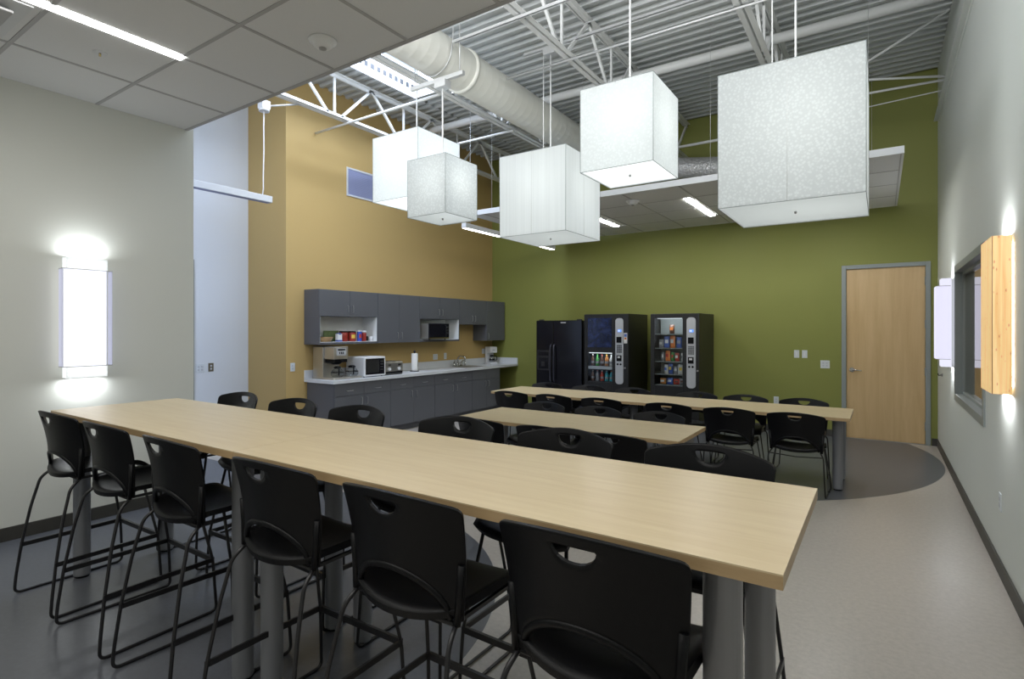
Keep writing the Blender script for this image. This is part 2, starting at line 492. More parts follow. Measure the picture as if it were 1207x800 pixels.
# corrugated roof deck, with the skylight cut out of it
def deck(x0, x1, y0, y1, name):
    V = []; F = []; y = y0; prof = []
    p = .152
    while y < y1 - 1e-6:
        for dy, dz in ((0, 0), (.045, 0), (.062, .038), (.135, .038)):
            if y + dy < y1: prof.append((y + dy, dz))
        y += p
    prof.append((y1, prof[-1][1]))
    for yy, zz in prof: V += [(x0, yy, ZT + zz), (x1, yy, ZT + zz)]
    F = [(2 * i, 2 * i + 2, 2 * i + 3, 2 * i + 1) for i in range(len(prof) - 1)]
    m = MB(); sheet(m, V, F, .004, False)
    struct(m.build(name, 'deck_steel'))
SX0, SX1, SY0, SY1 = -5.76, -4.58, 3.52, 6.0
deck(XP, SX0, YB, YG, 'ceiling_deck'); deck(SX1, XR, YB, YG, 'ceiling_deck')
deck(SX0, SX1, YB, SY0, 'ceiling_deck'); deck(SX0, SX1, SY1, YG, 'ceiling_deck')
struct(B(XP - .1, SX0, YB, YG + .1, ZT + .09, ZT + .14).box(SX1, XR + .1, YB, YG + .1, ZT + .09, ZT + .14)
       .box(SX0, SX1, YB, SY0, ZT + .09, ZT + .14).box(SX0, SX1, SY1, YG + .1, ZT + .09, ZT + .14).build('roof', 'deck_steel'))
# skylight: curb, frame, glazing bar
sk = thing('window_1', None, None, (-5.17, 4.76, ZT)); struct(sk)
m = MB()
for x in (SX0, SX1 - .03): m.box(x, x + .03, SY0, SY1, ZT - .03, ZT + .36)
for y in (SY0, SY1 - .03): m.box(SX0 + .03, SX1 - .03, y, y + .03, ZT - .03, ZT + .36)
m.build('curb', 'fascia_white', sk, org=(-5.17, 4.76, ZT))
m = MB()
m.box(-5.38, -5.33, SY0 + .03, SY1 - .03, ZT + .30, ZT + .34)
m.box(-5.0, -4.90, SY0 + .03, SY1 - .03, ZT - .02, ZT + .08)
for y in (4.3, 5.1): m.box(SX0 + .03, SX1 - .03, y, y + .05, ZT + .26, ZT + .30)
m.build('glazing_bar', 'frame_gray', sk, org=(-5.17, 4.76, ZT))
m = MB()
for k in range(22):
    y = SY0 + .06 + k * .11
    m.box(SX0 + .031, SX0 + .036, y, y + .06, ZT + .08, ZT + .15)
m.build('slot_strip', 'cabinet_gap', sk, org=(-5.17, 4.76, ZT))

# interior window in the right wall
win = thing('window_2', None, None, (XR, (wy0 + wy1) / 2, wz0)); struct(win)
O = tuple(win.location)
m = MB(); f = .055
for x0, x1, q in ((XR - .012, XR + .15, 0),):
    m.box(XR - .012, XR, wy0 - f, wy0 + .01, wz0 - f, wz1 + f).box(XR - .012, XR, wy1 - .01, wy1 + f, wz0 - f, wz1 + f)
    m.box(XR - .012, XR, wy0 + .01, wy1 - .01, wz0 - f, wz0 + .01).box(XR - .012, XR, wy0 + .01, wy1 - .01, wz1 - .01, wz1 + f)
    m.box(XR + .0005, x1, wy0 + .001, wy0 + .01, wz0 + .001, wz1 - .001).box(XR + .0005, x1, wy1 - .01, wy1 - .001, wz0 + .001, wz1 - .001)
    m.box(XR + .0005, x1, wy0 + .01, wy1 - .01, wz0 + .001, wz0 + .01).box(XR + .0005, x1, wy0 + .01, wy1 - .01, wz1 - .01, wz1 - .001)
m.build('window_frame', 'frame_gray', win, org=O)
m = MB()
q = .0105
m.box(XR + .05, XR + .09, wy0 + q, wy0 + .035, wz0 + q, wz1 - q).box(XR + .05, XR + .09, wy1 - .035, wy1 - q, wz0 + q, wz1 - q)
m.box(XR + .05, XR + .09, wy0 + .035, wy1 - .035, wz0 + q, wz0 + .035).box(XR + .05, XR + .09, wy0 + .035, wy1 - .035, wz1 - .035, wz1 - q)
m.build('glazing_stop', 'frame_gray', win, org=O)
B(XR + .065, XR + .072, wy0 + .03, wy1 - .03, wz0 + .03, wz1 - .03).build('pane', 'window_glass', win, org=O)
# dim room on the other side of that window
m = MB(); m.box(2.6, 2.7, 3.5, 9.5, 0, 3).box(XR + .15, 2.6, 9.0, 9.1, 0, 3).box(XR + .15, 2.6, 3.5, 3.6, 0, 3).box(XR + .15, 2.7, 3.5, 9.5, 3, 3.1).box(XR + .15, 2.7, 3.5, 9.5, -.1, 0)
struct(m.build('wall_beyond', 'ochre_paint'))

# door in the far wall
door = B(dx0 + .008, dx1 - .008, YG + .012, YG + .057, .008, dz1 - .004).build('door_1', 'maple_door', org=(dx1, YG, 0), loc=(dx1, YG, 0), bev=.002)
struct(door); O = (dx1, YG, 0)
f = .05
m = B(dx0 - f, dx0 + .006, YG - .015, YG - .0005, 0, dz1 + f).box(dx1 - .006, dx1 + f, YG - .015, YG - .0005, 0, dz1 + f).box(dx0 + .006, dx1 - .006, YG - .015, YG - .0005, dz1 - .006, dz1 + f)
m.build('door_frame', 'frame_gray', door, org=O, bev=.003)
m = MB(); hx, hz = dx0 + .075, .975
m.cyl((hx, YG + .012, hz), .032, -.012, 20, 'y').cyl((hx, YG, hz), .012, -.05, 12, 'y')
m.tube([(hx, YG - .045, hz), (hx + .04, YG - .05, hz + .002), (hx + .12, YG - .045, hz - .008)], .009)
m.build('door_handle', 'chrome', door, org=O)
for z in (2.2, 1.62, .98, .25):
    MB().cyl((dx1 - .006, YG + .006, z - .055), .008, .11, 10).build('hinge', 'frame_gray', door, org=O)
B(dx0, dx1, YG - .01, YG + .08, 0, .008).build('threshold', 'brushed', door, org=O)
# door frame in the passage wall, its jamb showing past the left wall
d2 = B(XP + .001, XP + .012, 2.62, 3.62, .01, 2.42).build('door_2', 'maple_door'); struct(d2)
m = B(XP, XP + .03, 3.64, 3.70, 0, 2.47).box(XP, XP + .03, 2.54, 2.60, 0, 2.47).box(XP, XP + .03, 2.60, 3.64, 2.42, 2.47)
m.build('door_frame', 'frame_gray', d2)

# ------------------------------------------------------------------ roof steel
def joist(x, y0, y1, label, zb=4.36, zt=4.93):
    t = thing('roof_joist', label, 'joist', (x, y0, zb)); O = (x, y0, zb)
    for nm, z in (('bottom_chord', zb), ('top_chord', zt)):
        m = MB()
        s = 1 if nm == 'bottom_chord' else -1
        for sx in (-1, 1):
            m.box(x + sx * .012, x + sx * .06, y0, y1, z - .004, z + .004)
            m.box(x + sx * .012 - .003, x + sx * .012 + .003, y0, y1, min(z, z + s * .05), max(z, z + s * .05))
        m.build(nm, 'steel_paint', t, org=O)
    m = MB(); n = max(1, round((y1 - y0) / 1.22)); p = (y1 - y0) / n
    for k in range(n):
        a = y0 + k * p
        m.bar((x, a, zt), (x, a + p * .42, zb + .02), .03, .03)
        m.bar((x, a + p * .5, zt), (x, a + p * .5, zb + .02), .025, .025)
        m.bar((x, a + p, zt), (x, a + p * .58, zb + .02), .03, .03)
    m.build('web', 'steel_paint', t, org=O)
joist(-6.0, .3, YG - .02, 'steel roof joist closest to the ochre kitchen wall, lit bluish by the skylight')
joist(-4.33, .9, YG - .02, 'steel roof joist beside the skylight, left of the round duct')
joist(-2.67, .6, YG - .02, 'steel roof joist to the right of the round duct, in the middle of the deck')
joist(-1.0, .75, YG - .02, 'steel roof joist above the largest cube lamp')
def xtube(name, label, cat, x0, x1, y, z, r, mat='conduit', n=10):
    return tag(MB().cyl((0, 0, 0), r, x1 - x0, n, 'x').build(name, mat, loc=(x0, y, z)), label, cat)
o = xtube('roof_beam', 'thick round white beam crossing under the roof deck behind the largest cube lamp', 'beam', XK, XR, 6.66, 4.75, .055, 'steel_paint', 20)
def strut(label, x0, x1, y, z):
    m = MB(); a = .012
    m.box(0, x1 - x0, -a, a, a, a + .003).box(0, x1 - x0, -a, -a + .003, -a, a).box(0, x1 - x0, a - .003, a, -a, a)
    return tag(m.build('strut_channel', 'conduit', loc=(x0, y, z)), label, 'channel')
strut('slotted steel channel under the joists, nearest the low ceiling edge', -3.45, .6, 4.12, 4.335)
strut('slotted steel channel carrying the junction box in front of the middle joist', -3.3, .6, 5.17, 4.60)
xtube('conduit_pipe', 'thin conduit crossing the deck just beyond the junction box of the wide cube lamp', 'conduit', -3.45, .62, 5.05, 4.33, .012)
xtube('conduit_pipe', 'thinnest conduit, high under the deck between the channels', 'conduit', -3.0, .62, 5.0, 4.62, .007)
xtube('bridging_pipe', 'bluish lit bridging pipe running from the ochre wall to the skylight', 'pipe', -6.64, -4.33, 4.92, 4.32, .016, 'steel_paint')
xtube('bridging_pipe', 'bluish lit bridging pipe beyond the two left cube lamps', 'pipe', -5.95, -4.25, 6.38, 4.32, .016, 'steel_paint')
# diagonal and straight bridging by the right wall
for (a, b_, lb) in (((-.95, 7.75, 4.36), (.6, 7.72, 4.31), 'straight brace bar meeting the right wall behind the largest cube lamp'),
                    ((-.95, 8.3, 4.33), (.6, 8.02, 4.30), 'lowest thin brace bar meeting the right wall in front of the olive wall'),
                    ((-.95, 6.9, 4.34), (.6, 7.62, 4.31), 'flat brace bar meeting the right wall at the same point as the straight brace'),
                    ((-.95, 7.9, 4.38), (.6, 7.3, 4.88), 'diagonal brace bar rising to the right wall under the deck')):
    m = MB().tube([(0, 0, 0), tuple(Vector(b_) - Vector(a))], .014 if 'lowest' not in lb else .007)
    tag(m.build('brace_bar', 'steel_paint', loc=a), lb, 'brace')
tag(B(0, .05, 0, 7.2, 0, .012).box(.045, .05, 0, 7.2, -.05, 0).build('ledger_angle', 'pale_paint', loc=(XR - .05, 1.9, 4.28)), 'pale steel angle fixed along the right wall below the deck', 'angle')
xtube('bridging_pipe', 'white bridging pipe in front of the upper olive wall behind the cube lamps', 'pipe', -2.6, -1.05, 8.4, 4.33, .02, 'steel_paint')

# round spiral duct
t = thing('round_duct', 'big round cream spiral duct running under the roof deck', 'duct', (-3.76, 1.2, 4.34))
prof = []
n_seg = 56; L0 = 6.9
for k in range(n_seg + 1):
    h = L0 * k / n_seg
    prof += [(.218, h), (.2184, h + .003), (.218, h + .006)]
MB().lathe(prof, (0, 0, 0), 40, 'y').build('duct_wall', 'duct_paint', t)
for y in (3.42, 6.1):
    MB().lathe([(.219, y), (.238, y + .004), (.238, y + .045), (.219, y + .05)], (0, 0, 0), 40, 'y').build('coupling_band', 'duct_paint', t)
for y in (3.0,):
    MB().tube([(-.23, y, .62), (-.25, y, .1), (-.2, y, -.14), (0, y, -.245), (.2, y, -.14), (.25, y, .1), (.23, y, .62)], .006, 6, .1).build('hanger_strap', 'conduit', t)
# hanger trapeze at the duct
m = MB().box(-.35, .35, -.02, .02, -.02, .02).cyl((-.3, 0, 0), .006, .7, 6).cyl((.3, 0, 0), .006, .7, 6)
tag(m.build('trapeze_hanger', 'conduit', loc=(-3.73, 4.20, 4.055)), 'short steel trapeze hanger under the round duct beside the skylight', 'hanger')
m = MB(); pts = []
for i in range(26):
    q = i / 25; P0, P1, P2 = Vector((-3.76, 8.105, 4.34)), Vector((-3.7, 8.75, 4.2)), Vector((-1.25, 8.0, 3.72))
    pts.append(P0 * (1 - q) ** 2 + P1 * 2 * q * (1 - q) + P2 * q * q)
m.tube([p - P0 for p in pts], .16, 18)
fd = tag(m.build('flexible_duct', 'foil', loc=(-3.76, 8.105, 4.34)), 'silver insulated flexible duct dropping onto the hanging ceiling panel', 'duct')

# hanging ceiling panel near the far wall
CZ = 3.2; CX0, CX1, CY0, CY1 = -4.95, .185, 6.32, 8.98
t = thing('ceiling_cloud', 'long hanging tiled ceiling panel in front of the upper olive wall', 'ceiling panel', ((CX0 + CX1) / 2, (CY0 + CY1) / 2, CZ)); O = tuple(t.location)
B(CX0 + .02, CX1 - .02, CY0 + .02, CY1 - .02, CZ + .004, CZ + .03).build('tiles', 'ceiling_tile', t, org=O)
m = MB()
m.box(CX0, CX1, CY0, CY0 + .02, CZ, CZ + .07).box(CX0, CX1, CY1 - .02, CY1, CZ, CZ + .07)
m.box(CX0, CX0 + .02, CY0 + .02, CY1 - .02, CZ, CZ + .07).box(CX1 - .02, CX1, CY0 + .02, CY1 - .02, CZ, CZ + .07)
m.build('fascia', 'fascia_white', t, org=O)
m = MB()
for k in range(8):
    x = CX1 - .02 - .7 * k
    if x > CX0 + .1: m.box(x - .01, x + .01, CY0 + .02, CY1 - .02, CZ + .0005, CZ + .005)
for k in (1, 2, 3):
    y = CY0 + .66 * k; m.box(CX0 + .02, CX1 - .02, y - .008, y + .008, CZ + .001, CZ + .005)
m.build('grid', 'ceiling_grid', t, org=O)
for x in (CX0 + .3, -3.2, -1.6, -.1):
    for y in (CY0 + .1, CY1 - .1):
        MB().cyl((x, y, CZ + .03), .0025, ZT - CZ - .03, 5).build('hanger_wire', 'conduit', t, org=O)
for x, y0, y1 in ((-3.52, 7.2, 8.27), (-2.03, 7.0, 8.26), (-.62, 7.0, 8.26)):
    o = tag(B(-.035, .035, 0, y1 - y0, -.004, .003).build('strip_light', 'cloud_strip_glow', loc=(x, y0, CZ)),
            'recessed light strip in the hanging ceiling panel, %s' % ('half hidden behind the square lamps' if x < -3 else 'fully visible left of the largest cube lamp' if x < -1 else 'behind the largest cube lamp'), 'ceiling light')
def smoke(x, y, z, lb):
    t = thing('smoke_detector', lb, 'detector', (x, y, z))
    MB().lathe([(.02, -.05), (.045, -.046), (.062, -.03), (.066, -.012), (.085, -.010), (.088, 0)], n=24).build('housing', 'white_plastic', t)
    MB().lathe([(.008, -.062), (.022, -.058), (.024, -.05)], n=12).build('sensor_cap', 'brushed', t)
smoke(-2.95, 2.24, ZC, 'round white smoke detector on the low tiled ceiling')
smoke(-2.65, 6.75, CZ, 'round white smoke detector on the hanging ceiling panel')
t = thing('sprinkler', 'tiny concealed sprinkler head in the low ceiling', 'sprinkler', (-4.31, 1.515, ZC))
MB().lathe([(.025, -.006), (.04, -.004), (.042, 0)], n=18).build('cover_plate', 'fascia_white', t)
MB().cyl((0, 0, -.025), .007, .02, 8).build('sprinkler_head', 'brass', t)
# recessed strip in the low ceiling
tag(B(-.04, .04, 0, 2.3, -.005, .004).build('strip_light', 'strip_glow', loc=(-3.93, -.44, ZC)), 'long bright recessed light strip in the low tiled ceiling', 'ceiling light')
# air diffuser at the picture's corner
t = thing('air_diffuser', 'square air diffuser in the low ceiling next to the light strip', 'diffuser', (-4.3, .8, ZC))
B(-.29, .29, -.29, .29, -.008, -.001).build('frame', 'fascia_white', t)
B(-.22, .22, -.22, .22, -.05, -.035).cyl((0, 0, -.036), .03, .03, 10).build('baffle', 'ceiling_grid', t, bev=.004)

# ------------------------------------------------------------------ linear pendants
t = thing('linear_pendant', 'white linear pendant light hung beside the white passage wall', 'pendant light', (-6.0, 2.6, 3.04))
B(-.045, .045, -1.2, 1.22, 0, .075).build('housing', 'fascia_white', t, bev=.004)
B(-.035, .035, -1.18, 1.2, -.003, .002).build('lens', 'louver_blue', t)
MB().tube([(0, 1.12, .075), (.01, 1.125, .15), (0, 1.13, .3), (.012, 1.13, .6), (0, 1.135, .9), (0, 1.14, 1.09)], .007, 6).build('power_cord', 'white_plastic', t)
MB().cyl((0, 1.14, 1.06), .06, .03, 16).box(-.05, .05, 1.09, 1.19, 1.09, 1.18).build('canopy', 'fascia_white', t)
MB().tube([(0, 1.19, 1.14), (0, 1.6, 1.3)], .012, 6).build('support_arm', 'conduit', t)
t = thing('linear_pendant', 'white linear pendant light seen between the left cube lamps and the wide cube lamp', 'pendant light', (-4.95, 6.15, 3.0))
B(-.04, .04, 0, 2.6, 0, .07).build('housing', 'fascia_white', t, bev=.004)
B(-.034, .034, .02, 2.58, -.004, .002).build('lens', 'strip_glow_soft', t)
for y in (.15, 2.4): MB().cyl((0, y, .07), .003, 1.93, 5).build('hanger_wire', 'conduit', t)

# ------------------------------------------------------------------ cube lamps
def cube_lamp(cx, cy, zb, w, h, ztop, label, smat, dmat, power, twin=False, rod_dx=0, box=False):
    t = thing('cube_pendant_lamp', label, 'pendant lamp', (cx, cy, zb), 0, 'cube shaped hanging lamps')
    a = w / 2; e = .0025
    m = MB()
    m.box(-a, a, -a, -a + e, .004, h).box(-a, a, a - e, a, .004, h).box(-a, -a + e, -a + e, a - e, .004, h).box(a - e, a, -a + e, a - e, .004, h)
    m.build('lamp_shade', smat, t)
    B(-a + e, a - e, -a + e, a - e, .012, .015).build('diffuser', dmat, t)
    m = MB(); r = .0022
    for z in (.003, h):
        for p, q in (((-a, -a, z), (a, -a, z)), ((a, -a, z), (a, a, z)), ((a, a, z), (-a, a, z)), ((-a, a, z), (-a, -a, z))): m.tube([p, q], r, 5)
    for sx in (-a, a):
        for sy in (-a, a): m.tube([(sx, sy, .003), (sx, sy, h)], r, 5)
    m.build('wire_frame', 'frame_gray', t)
    if w > .75:
        for px, py in ((0, -a - .001), (a + .001, 0), (-a - .001, 0)):
            MB().cyl((px, py, .004), .0016, h - .004, 5).build('seam', 'steel_paint', t)
    MB().lathe([(.004, -.006), (.009, -.003), (.009, .012)], n=12).build('finial', 'brushed', t)
    MB().cyl((0, 0, .01), .008, ztop - zb - .01, 10).build('stem', 'steel_paint', t)
    m = MB().tube([(-a, 0, h - .01), (a, 0, h - .01)], .004, 6).tube([(0, -a, h - .01), (0, a, h - .01)], .004, 6); m.build('spider_bar', 'brushed', t)
    if twin: MB().cyl((twin, 0, h - .01), .005, ztop - zb - h + .01, 8).build('safety_cable', 'steel_paint', t)
    if box: B(-.07, .07, -.05, .05, ztop - zb - .07, ztop - zb).build('junction_box', 'conduit', t, bev=.004)
    d = bpy.data.lights.new('lamp_bulb', 'POINT'); d.energy = power; d.shadow_soft_size = .07; d.color = (1, .985, .95)
    l = bpy.data.objects.new('lamp_bulb', d); COL.objects.link(l); l.parent = t; l.location = (.05, 0, h * .6)
    return t
cube_lamp(-.528, 4.60, 2.42, .905, .965, 5.0, 'largest cube lamp, pebble patterned, hanging nearest the right wall', 'shade_pebble', 'diffuser_film', 9.5, -.16)
cube_lamp(-1.70, 4.27, 2.80, .60, .665, 5.0, 'brightest small cube lamp, hung left of and above the largest one', 'shade_bright', 'diffuser_bright', 3.2)
cube_lamp(-2.96, 5.17, 2.52, .79, 0.85, 4.58, 'wide cube lamp with vertical lines, lowest in the middle of the cluster', 'shade_stripe', 'diffuser_film', 5.0, -.09, box=True)
cube_lamp(-3.65, 4.20, 2.65, .49, .565, 4.035, 'smallest cube lamp, in front of the leftmost cube lamp', 'shade_pebble', 'diffuser_film', 3.0, box=True)
cube_lamp(-4.46, 4.68, 2.99, .70, .73, 5.0, 'leftmost cube lamp, partly hidden behind the smallest one', 'shade_bright', 'diffuser_bright', 3.2)

# ------------------------------------------------------------------ wall sconces
t = thing('wall_sconce', 'glowing white box sconce with clear acrylic wrap on the cream left wall', 'wall lamp', (XL, 1.75, 1.26))
B(.02, .10, -.13, .13, -.085, .845).build('inner_diffuser', 'sconce_core_glow', t, bev=.004)
for z0, z1 in ((-.09, .0), (.76, .85)): B(.015, .105, -.135, .135, z0, z1).build('patterned_end', 'sconce_end', t)
B(.115, .118, -.165, .165, 0, .76).build('acrylic_wrap', 'acrylic_wrap', t)
for y in (-.165, .162): B(.04, .1145, y, y + .003, 0, .76).build('acrylic_side', 'sconce_side', t)
m = MB()
for z in (0, .76): m.tube([(.04, -.165, z), (.117, -.165, z), (.117, .165, z), (.04, .165, z)], .0025, 5)
m.build('wrap_edge', 'brushed', t)
for z, rx in ((-.10, 0), (.86, PI)):
    l = area('sconce_tube_light', (.06, 0, z), (.06, .24), 1.9, (.93, .97, 1)); l.parent = t; l.rotation_euler = (rx, 0, 0)

t = thing('wall_sconce', 'pale lilac glowing box sconce on the right wall between the door and window', 'wall lamp', (XR, 7.36, 1.18))
B(-.105, -.02, -.11, .11, -.02, .90).build('inner_diffuser', 'lilac_glow', t, bev=.003)
m = MB().box(-.15, -.147, -.135, .135, .06, .82).box(-.147, -.03, -.135, -.132, .06, .82).box(-.147, -.03, .132, .135, .06, .82)
m.build('acrylic_wrap', 'sconce_wrap_lilac', t)
m = MB()
for z in (.06, .82): m.tube([(-.03, -.135, z), (-.149, -.135, z), (-.149, .135, z), (-.03, .135, z)], .0025, 5)
m.build('wrap_edge', 'brushed', t)
for z, rx in ((-.03, 0), (.91, PI)):
    l = area('sconce_tube_light', (-.03, 0, z), (.04, .2), 2.0, (.93, .96, 1)); l.parent = t; l.rotation_euler = (rx, 0, 0)

t = thing('bamboo_sconce', 'amber bamboo veneer box sconce on the right wall beside the window', 'wall lamp', (XR, 4.36, 1.18))
m = MB().prism([(-.012, -.205), (-.095, -.205), (-.100, -.198), (-.100, .205), (-.012, .205)], 0, .905, 'z')
m.build('bamboo_shade', 'bamboo_glow', t)
B(-.011, -.001, -.16, .16, .04, .87).build('back_plate', 'strip_glow_soft', t)
MB().tube([(-.098, -.203, 0), (-.098, -.203, .905)], .002, 5).build('corner_edge', 'maple_edge', t)
for z, rx in ((-.012, 0), (.917, PI)):
    l = area('sconce_tube_light', (-.04, 0, z), (.05, .3), 2.6, (.95, .97, 1)); l.parent = t; l.rotation_euler = (rx, 0, 0)

# ------------------------------------------------------------------ wall plates and vent
def plate(loc, axis, w, h, label, cat, gang=1, mat='plate_white', holes='outlet', name='wall_plate'):
    """axis: which way it faces: '-y','+x','-x'"""
    rz = {'-y': 0, '+x': PI / 2, '-x': -PI / 2}[axis]
    t = thing(name, label, cat, loc, rz)
    B(-w / 2, w / 2, -.006, 0, -h / 2, h / 2).build('cover_plate', mat, t, bev=.002)
    for k in range(gang):
        x = (k - (gang - 1) / 2) * .046
        if holes == 'outlet':
            for z in (-.02, .02): B(x - .013, x + .013, -.009, -.004, z - .012, z + .012).build('receptacle', 'silver_panel', t, bev=.003)
        elif holes == 'switch':
            B(x - .008, x + .008, -.012, -.004, -.03, .03).build('rocker', 'white_plastic', t, bev=.002)
    return t
plate((-1.042, YG, 1.183), '-y', .07, .115, 'left of the two switch plates on the olive wall', 'switch', holes='switch', name='switch_plate')
plate((-.936, YG, 1.183), '-y', .07, .115, 'right of the two switch plates on the olive wall', 'switch', holes='switch', name='switch_plate')
plate((-.672, YG, 1.04), '-y', .118, .115, 'double outlet plate on the olive wall next to the wooden door', 'outlet', 2)
plate((-1.32, YG, .47), '-y', .07, .115, 'low white outlet on the olive wall behind the far table', 'outlet')
plate((XR, 4.6, .46), '-x', .07, .115, 'white outlet low on the pale right wall', 'outlet')
t = thing('wall_hook', 'small dark hook on the right wall under the lilac sconce', 'hook', (XR, 8.53, .99))
MB().cyl((-.012, 0, 0), .018, .012, 12, 'x').build('base_disc', 'brushed', t)
MB().tube([(-.01, 0, 0), (-.04, 0, -.005), (-.045, 0, .02)], .006, 6).build('hook_prong', 'black_steel', t)
plate((XK, 4.56, 1.035), '+x', .07, .115, 'white outlet on the ochre wall left of the kitchen counter', 'outlet')
plate((XK, 7.45, 1.055), '+x', .118, .10, 'double outlet plate above the counter right of the paper towels', 'outlet', 2)
plate((XK, 7.72, 1.06), '+x', .07, .115, 'single white outlet above the counter near the faucet', 'outlet')
plate((XK, 8.9, 1.11), '+x', .118, .10, 'white outlet plate under the last wall cabinet by the corner', 'outlet', 2)
plate((XP, 3.79, 1.03), '+x', .116, .115, 'white double outlet plate on the white passage wall', 'outlet', 2)
plate((XP, 3.93, 1.035), '+x', .07, .115, 'brown single outlet plate on the white passage wall', 'outlet', 1, 'plate_brown')
t = thing('wall_vent', 'pale framed air vent high on the ochre wall', 'vent', (XK, 5.83, 3.77), PI / 2)
m = B(-.36, .36, -.012, 0, .19, .215).box(-.36, .36, -.012, 0, -.215, -.19).box(-.36, -.335, -.012, 0, -.19, .19).box(.335, .36, -.012, 0, -.19, .19)
m.build('frame', 'fascia_white', t)
m = B(-.335, .335, -.004, -.001, -.19, .19)
for k in range(18): m.box(-.335, .335, -.008, -.003, -.185 + k * .021, -.181 + k * .021)
m.build('louver', 'louver_blue', t)

# ------------------------------------------------------------------ kitchen
CF = -6.05                         # base cabinet front
bounds = (4.78, 5.79, 6.77, 7.76, 8.62)
wh = ('first base cabinet, at the left end under the coffee brewer', 'second base cabinet from the left, under the toaster and paper towels',
      'third base cabinet from the left, under the outlets', 'last base cabinet, under the sink')
for i in range(4):
    y0, y1 = bounds[i] + .001, bounds[i + 1] - .001; ym = (y0 + y1) / 2
    t = thing('base_cabinet', 'dark gray ' + wh[i], 'cabinet', (XK + .02, ym, 0), 0, 'base cabinets'); O = tuple(t.location)
    (B(XK + .012, CF - .02, y0, y1, .10, .82) if i < 2 else B(XK + .012, CF - .02, y0, y1, .10, .69).box(CF - .06, CF - .02, y0, y1, .69, .82)).box(XK + .012, CF - .08, y0, y1, 0, .10).build('body', 'cabinet_laminate', t, org=O)
    for j, (a, b) in enumerate(((y0, ym), (ym, y1))):
        dr = B(CF - .018, CF, a + .002, b - .002, .645, .815).build('drawer', 'cabinet_laminate', t, org=O, bev=.0015)
        if i < 3:
            c = (a + b) / 2
            MB().tube([(CF, c - .05, .71), (CF + .025, c - .05, .71), (CF + .025, c + .05, .71), (CF, c + .05, .71)], .005, 6, .01).build('handle', 'brushed', dr, org=O)
        d = B(CF - .018, CF, a + .002, b - .002, .105, .640).build('door', 'cabinet_laminate', t, org=O, bev=.0015)
        h = b - .05 if j == 0 else a + .05
        MB().tube([(CF, h, .50), (CF + .025, h, .50), (CF + .025, h, .60), (CF, h, .60)], .005, 6, .01).build('handle', 'brushed', d, org=O)
# worktop with backsplash, sink cut-out left as rim geometry
t = thing('worktop', 'long pale laminate counter with backsplash along the ochre wall', 'counter', (XK, 4.74, .82)); O = tuple(t.location)
sy0, sy1, sx0, sx1 = 7.72, 8.28, -6.52, -6.14
m = MB().box(XK + .001, -6.02, 4.74, sy0, .82, .86).box(XK + .001, -6.02, sy1, YG - .001, .82, .86)
m.box(XK + .001, sx0, sy0, sy1, .82, .86).box(sx1, -6.02, sy0, sy1, .82, .86)
m.build('counter_top', 'counter_laminate', t, org=O)
B(XK + .001, XK + .02, 4.74, YG - .021, .86, .98).box(XK + .001, -6.02, YG - .02, YG - .001, .86, .98).build('backsplash', 'counter_laminate', t, org=O, bev=.002)
t = thing('sink', 'stainless steel sink set into the pale counter', 'sink', (-6.33, 8.0, .86)); O = tuple(t.location)
m = MB().box(sx0 - .015, sx1 + .015, sy0 - .015, sy0 + .012, .8605, .866).box(sx0 - .015, sx1 + .015, sy1 - .012, sy1 + .015, .8605, .866)
m.box(sx0 - .015, sx0 + .012, sy0 + .012, sy1 - .012, .8605, .866).box(sx1 - .012, sx1 + .015, sy0 + .012, sy1 - .012, .8605, .866)
m.build('rim', 'stainless', t, org=O)
m = MB().box(sx0 + .008, sx0 + .012, sy0 + .01, sy1 - .01, .70, .861).box(sx1 - .012, sx1 - .008, sy0 + .01, sy1 - .01, .70, .861)
m.box(sx0 + .012, sx1 - .012, sy0 + .01, sy0 + .014, .70, .861).box(sx0 + .012, sx1 - .012, sy1 - .014, sy1 - .01, .70, .861).box(sx0 + .012, sx1 - .012, sy0 + .014, sy1 - .014, .70, .704)
m.build('basin', 'stainless', t, org=O)
t = thing('faucet', 'chrome kitchen faucet with two lever handles behind the sink', 'faucet', (-6.57, 7.98, .8605))
B(-.025, .025, -.13, .13, 0, .014).cyl((0, 0, .01), .024, .05, 14).build('base', 'chrome', t, bev=.003)
MB().tube([(0, 0, .03), (0, 0, .15), (.06, 0, .20), (.17, 0, .18), (.19, 0, .13)], .014, 10, .04).build('spout', 'chrome', t)
for y in (-.1, .1):
    MB().cyl((0, y, .01), .02, .055, 12).tube([(0, y, .07), (.03, y * 1.3, .10), (.055, y * 1.5, .12)], .011, 8).build('handle', 'chrome', t)
t = thing('side_sprayer', 'slim chrome sprayer beside the faucet', 'sprayer', (-6.585, 8.22, .8605))
MB().lathe([(.018, 0), (.015, .03), (.010, .04), (.012, .11), (.016, .13), (.010, .15)], n=12).build('spray_head', 'chrome', t)

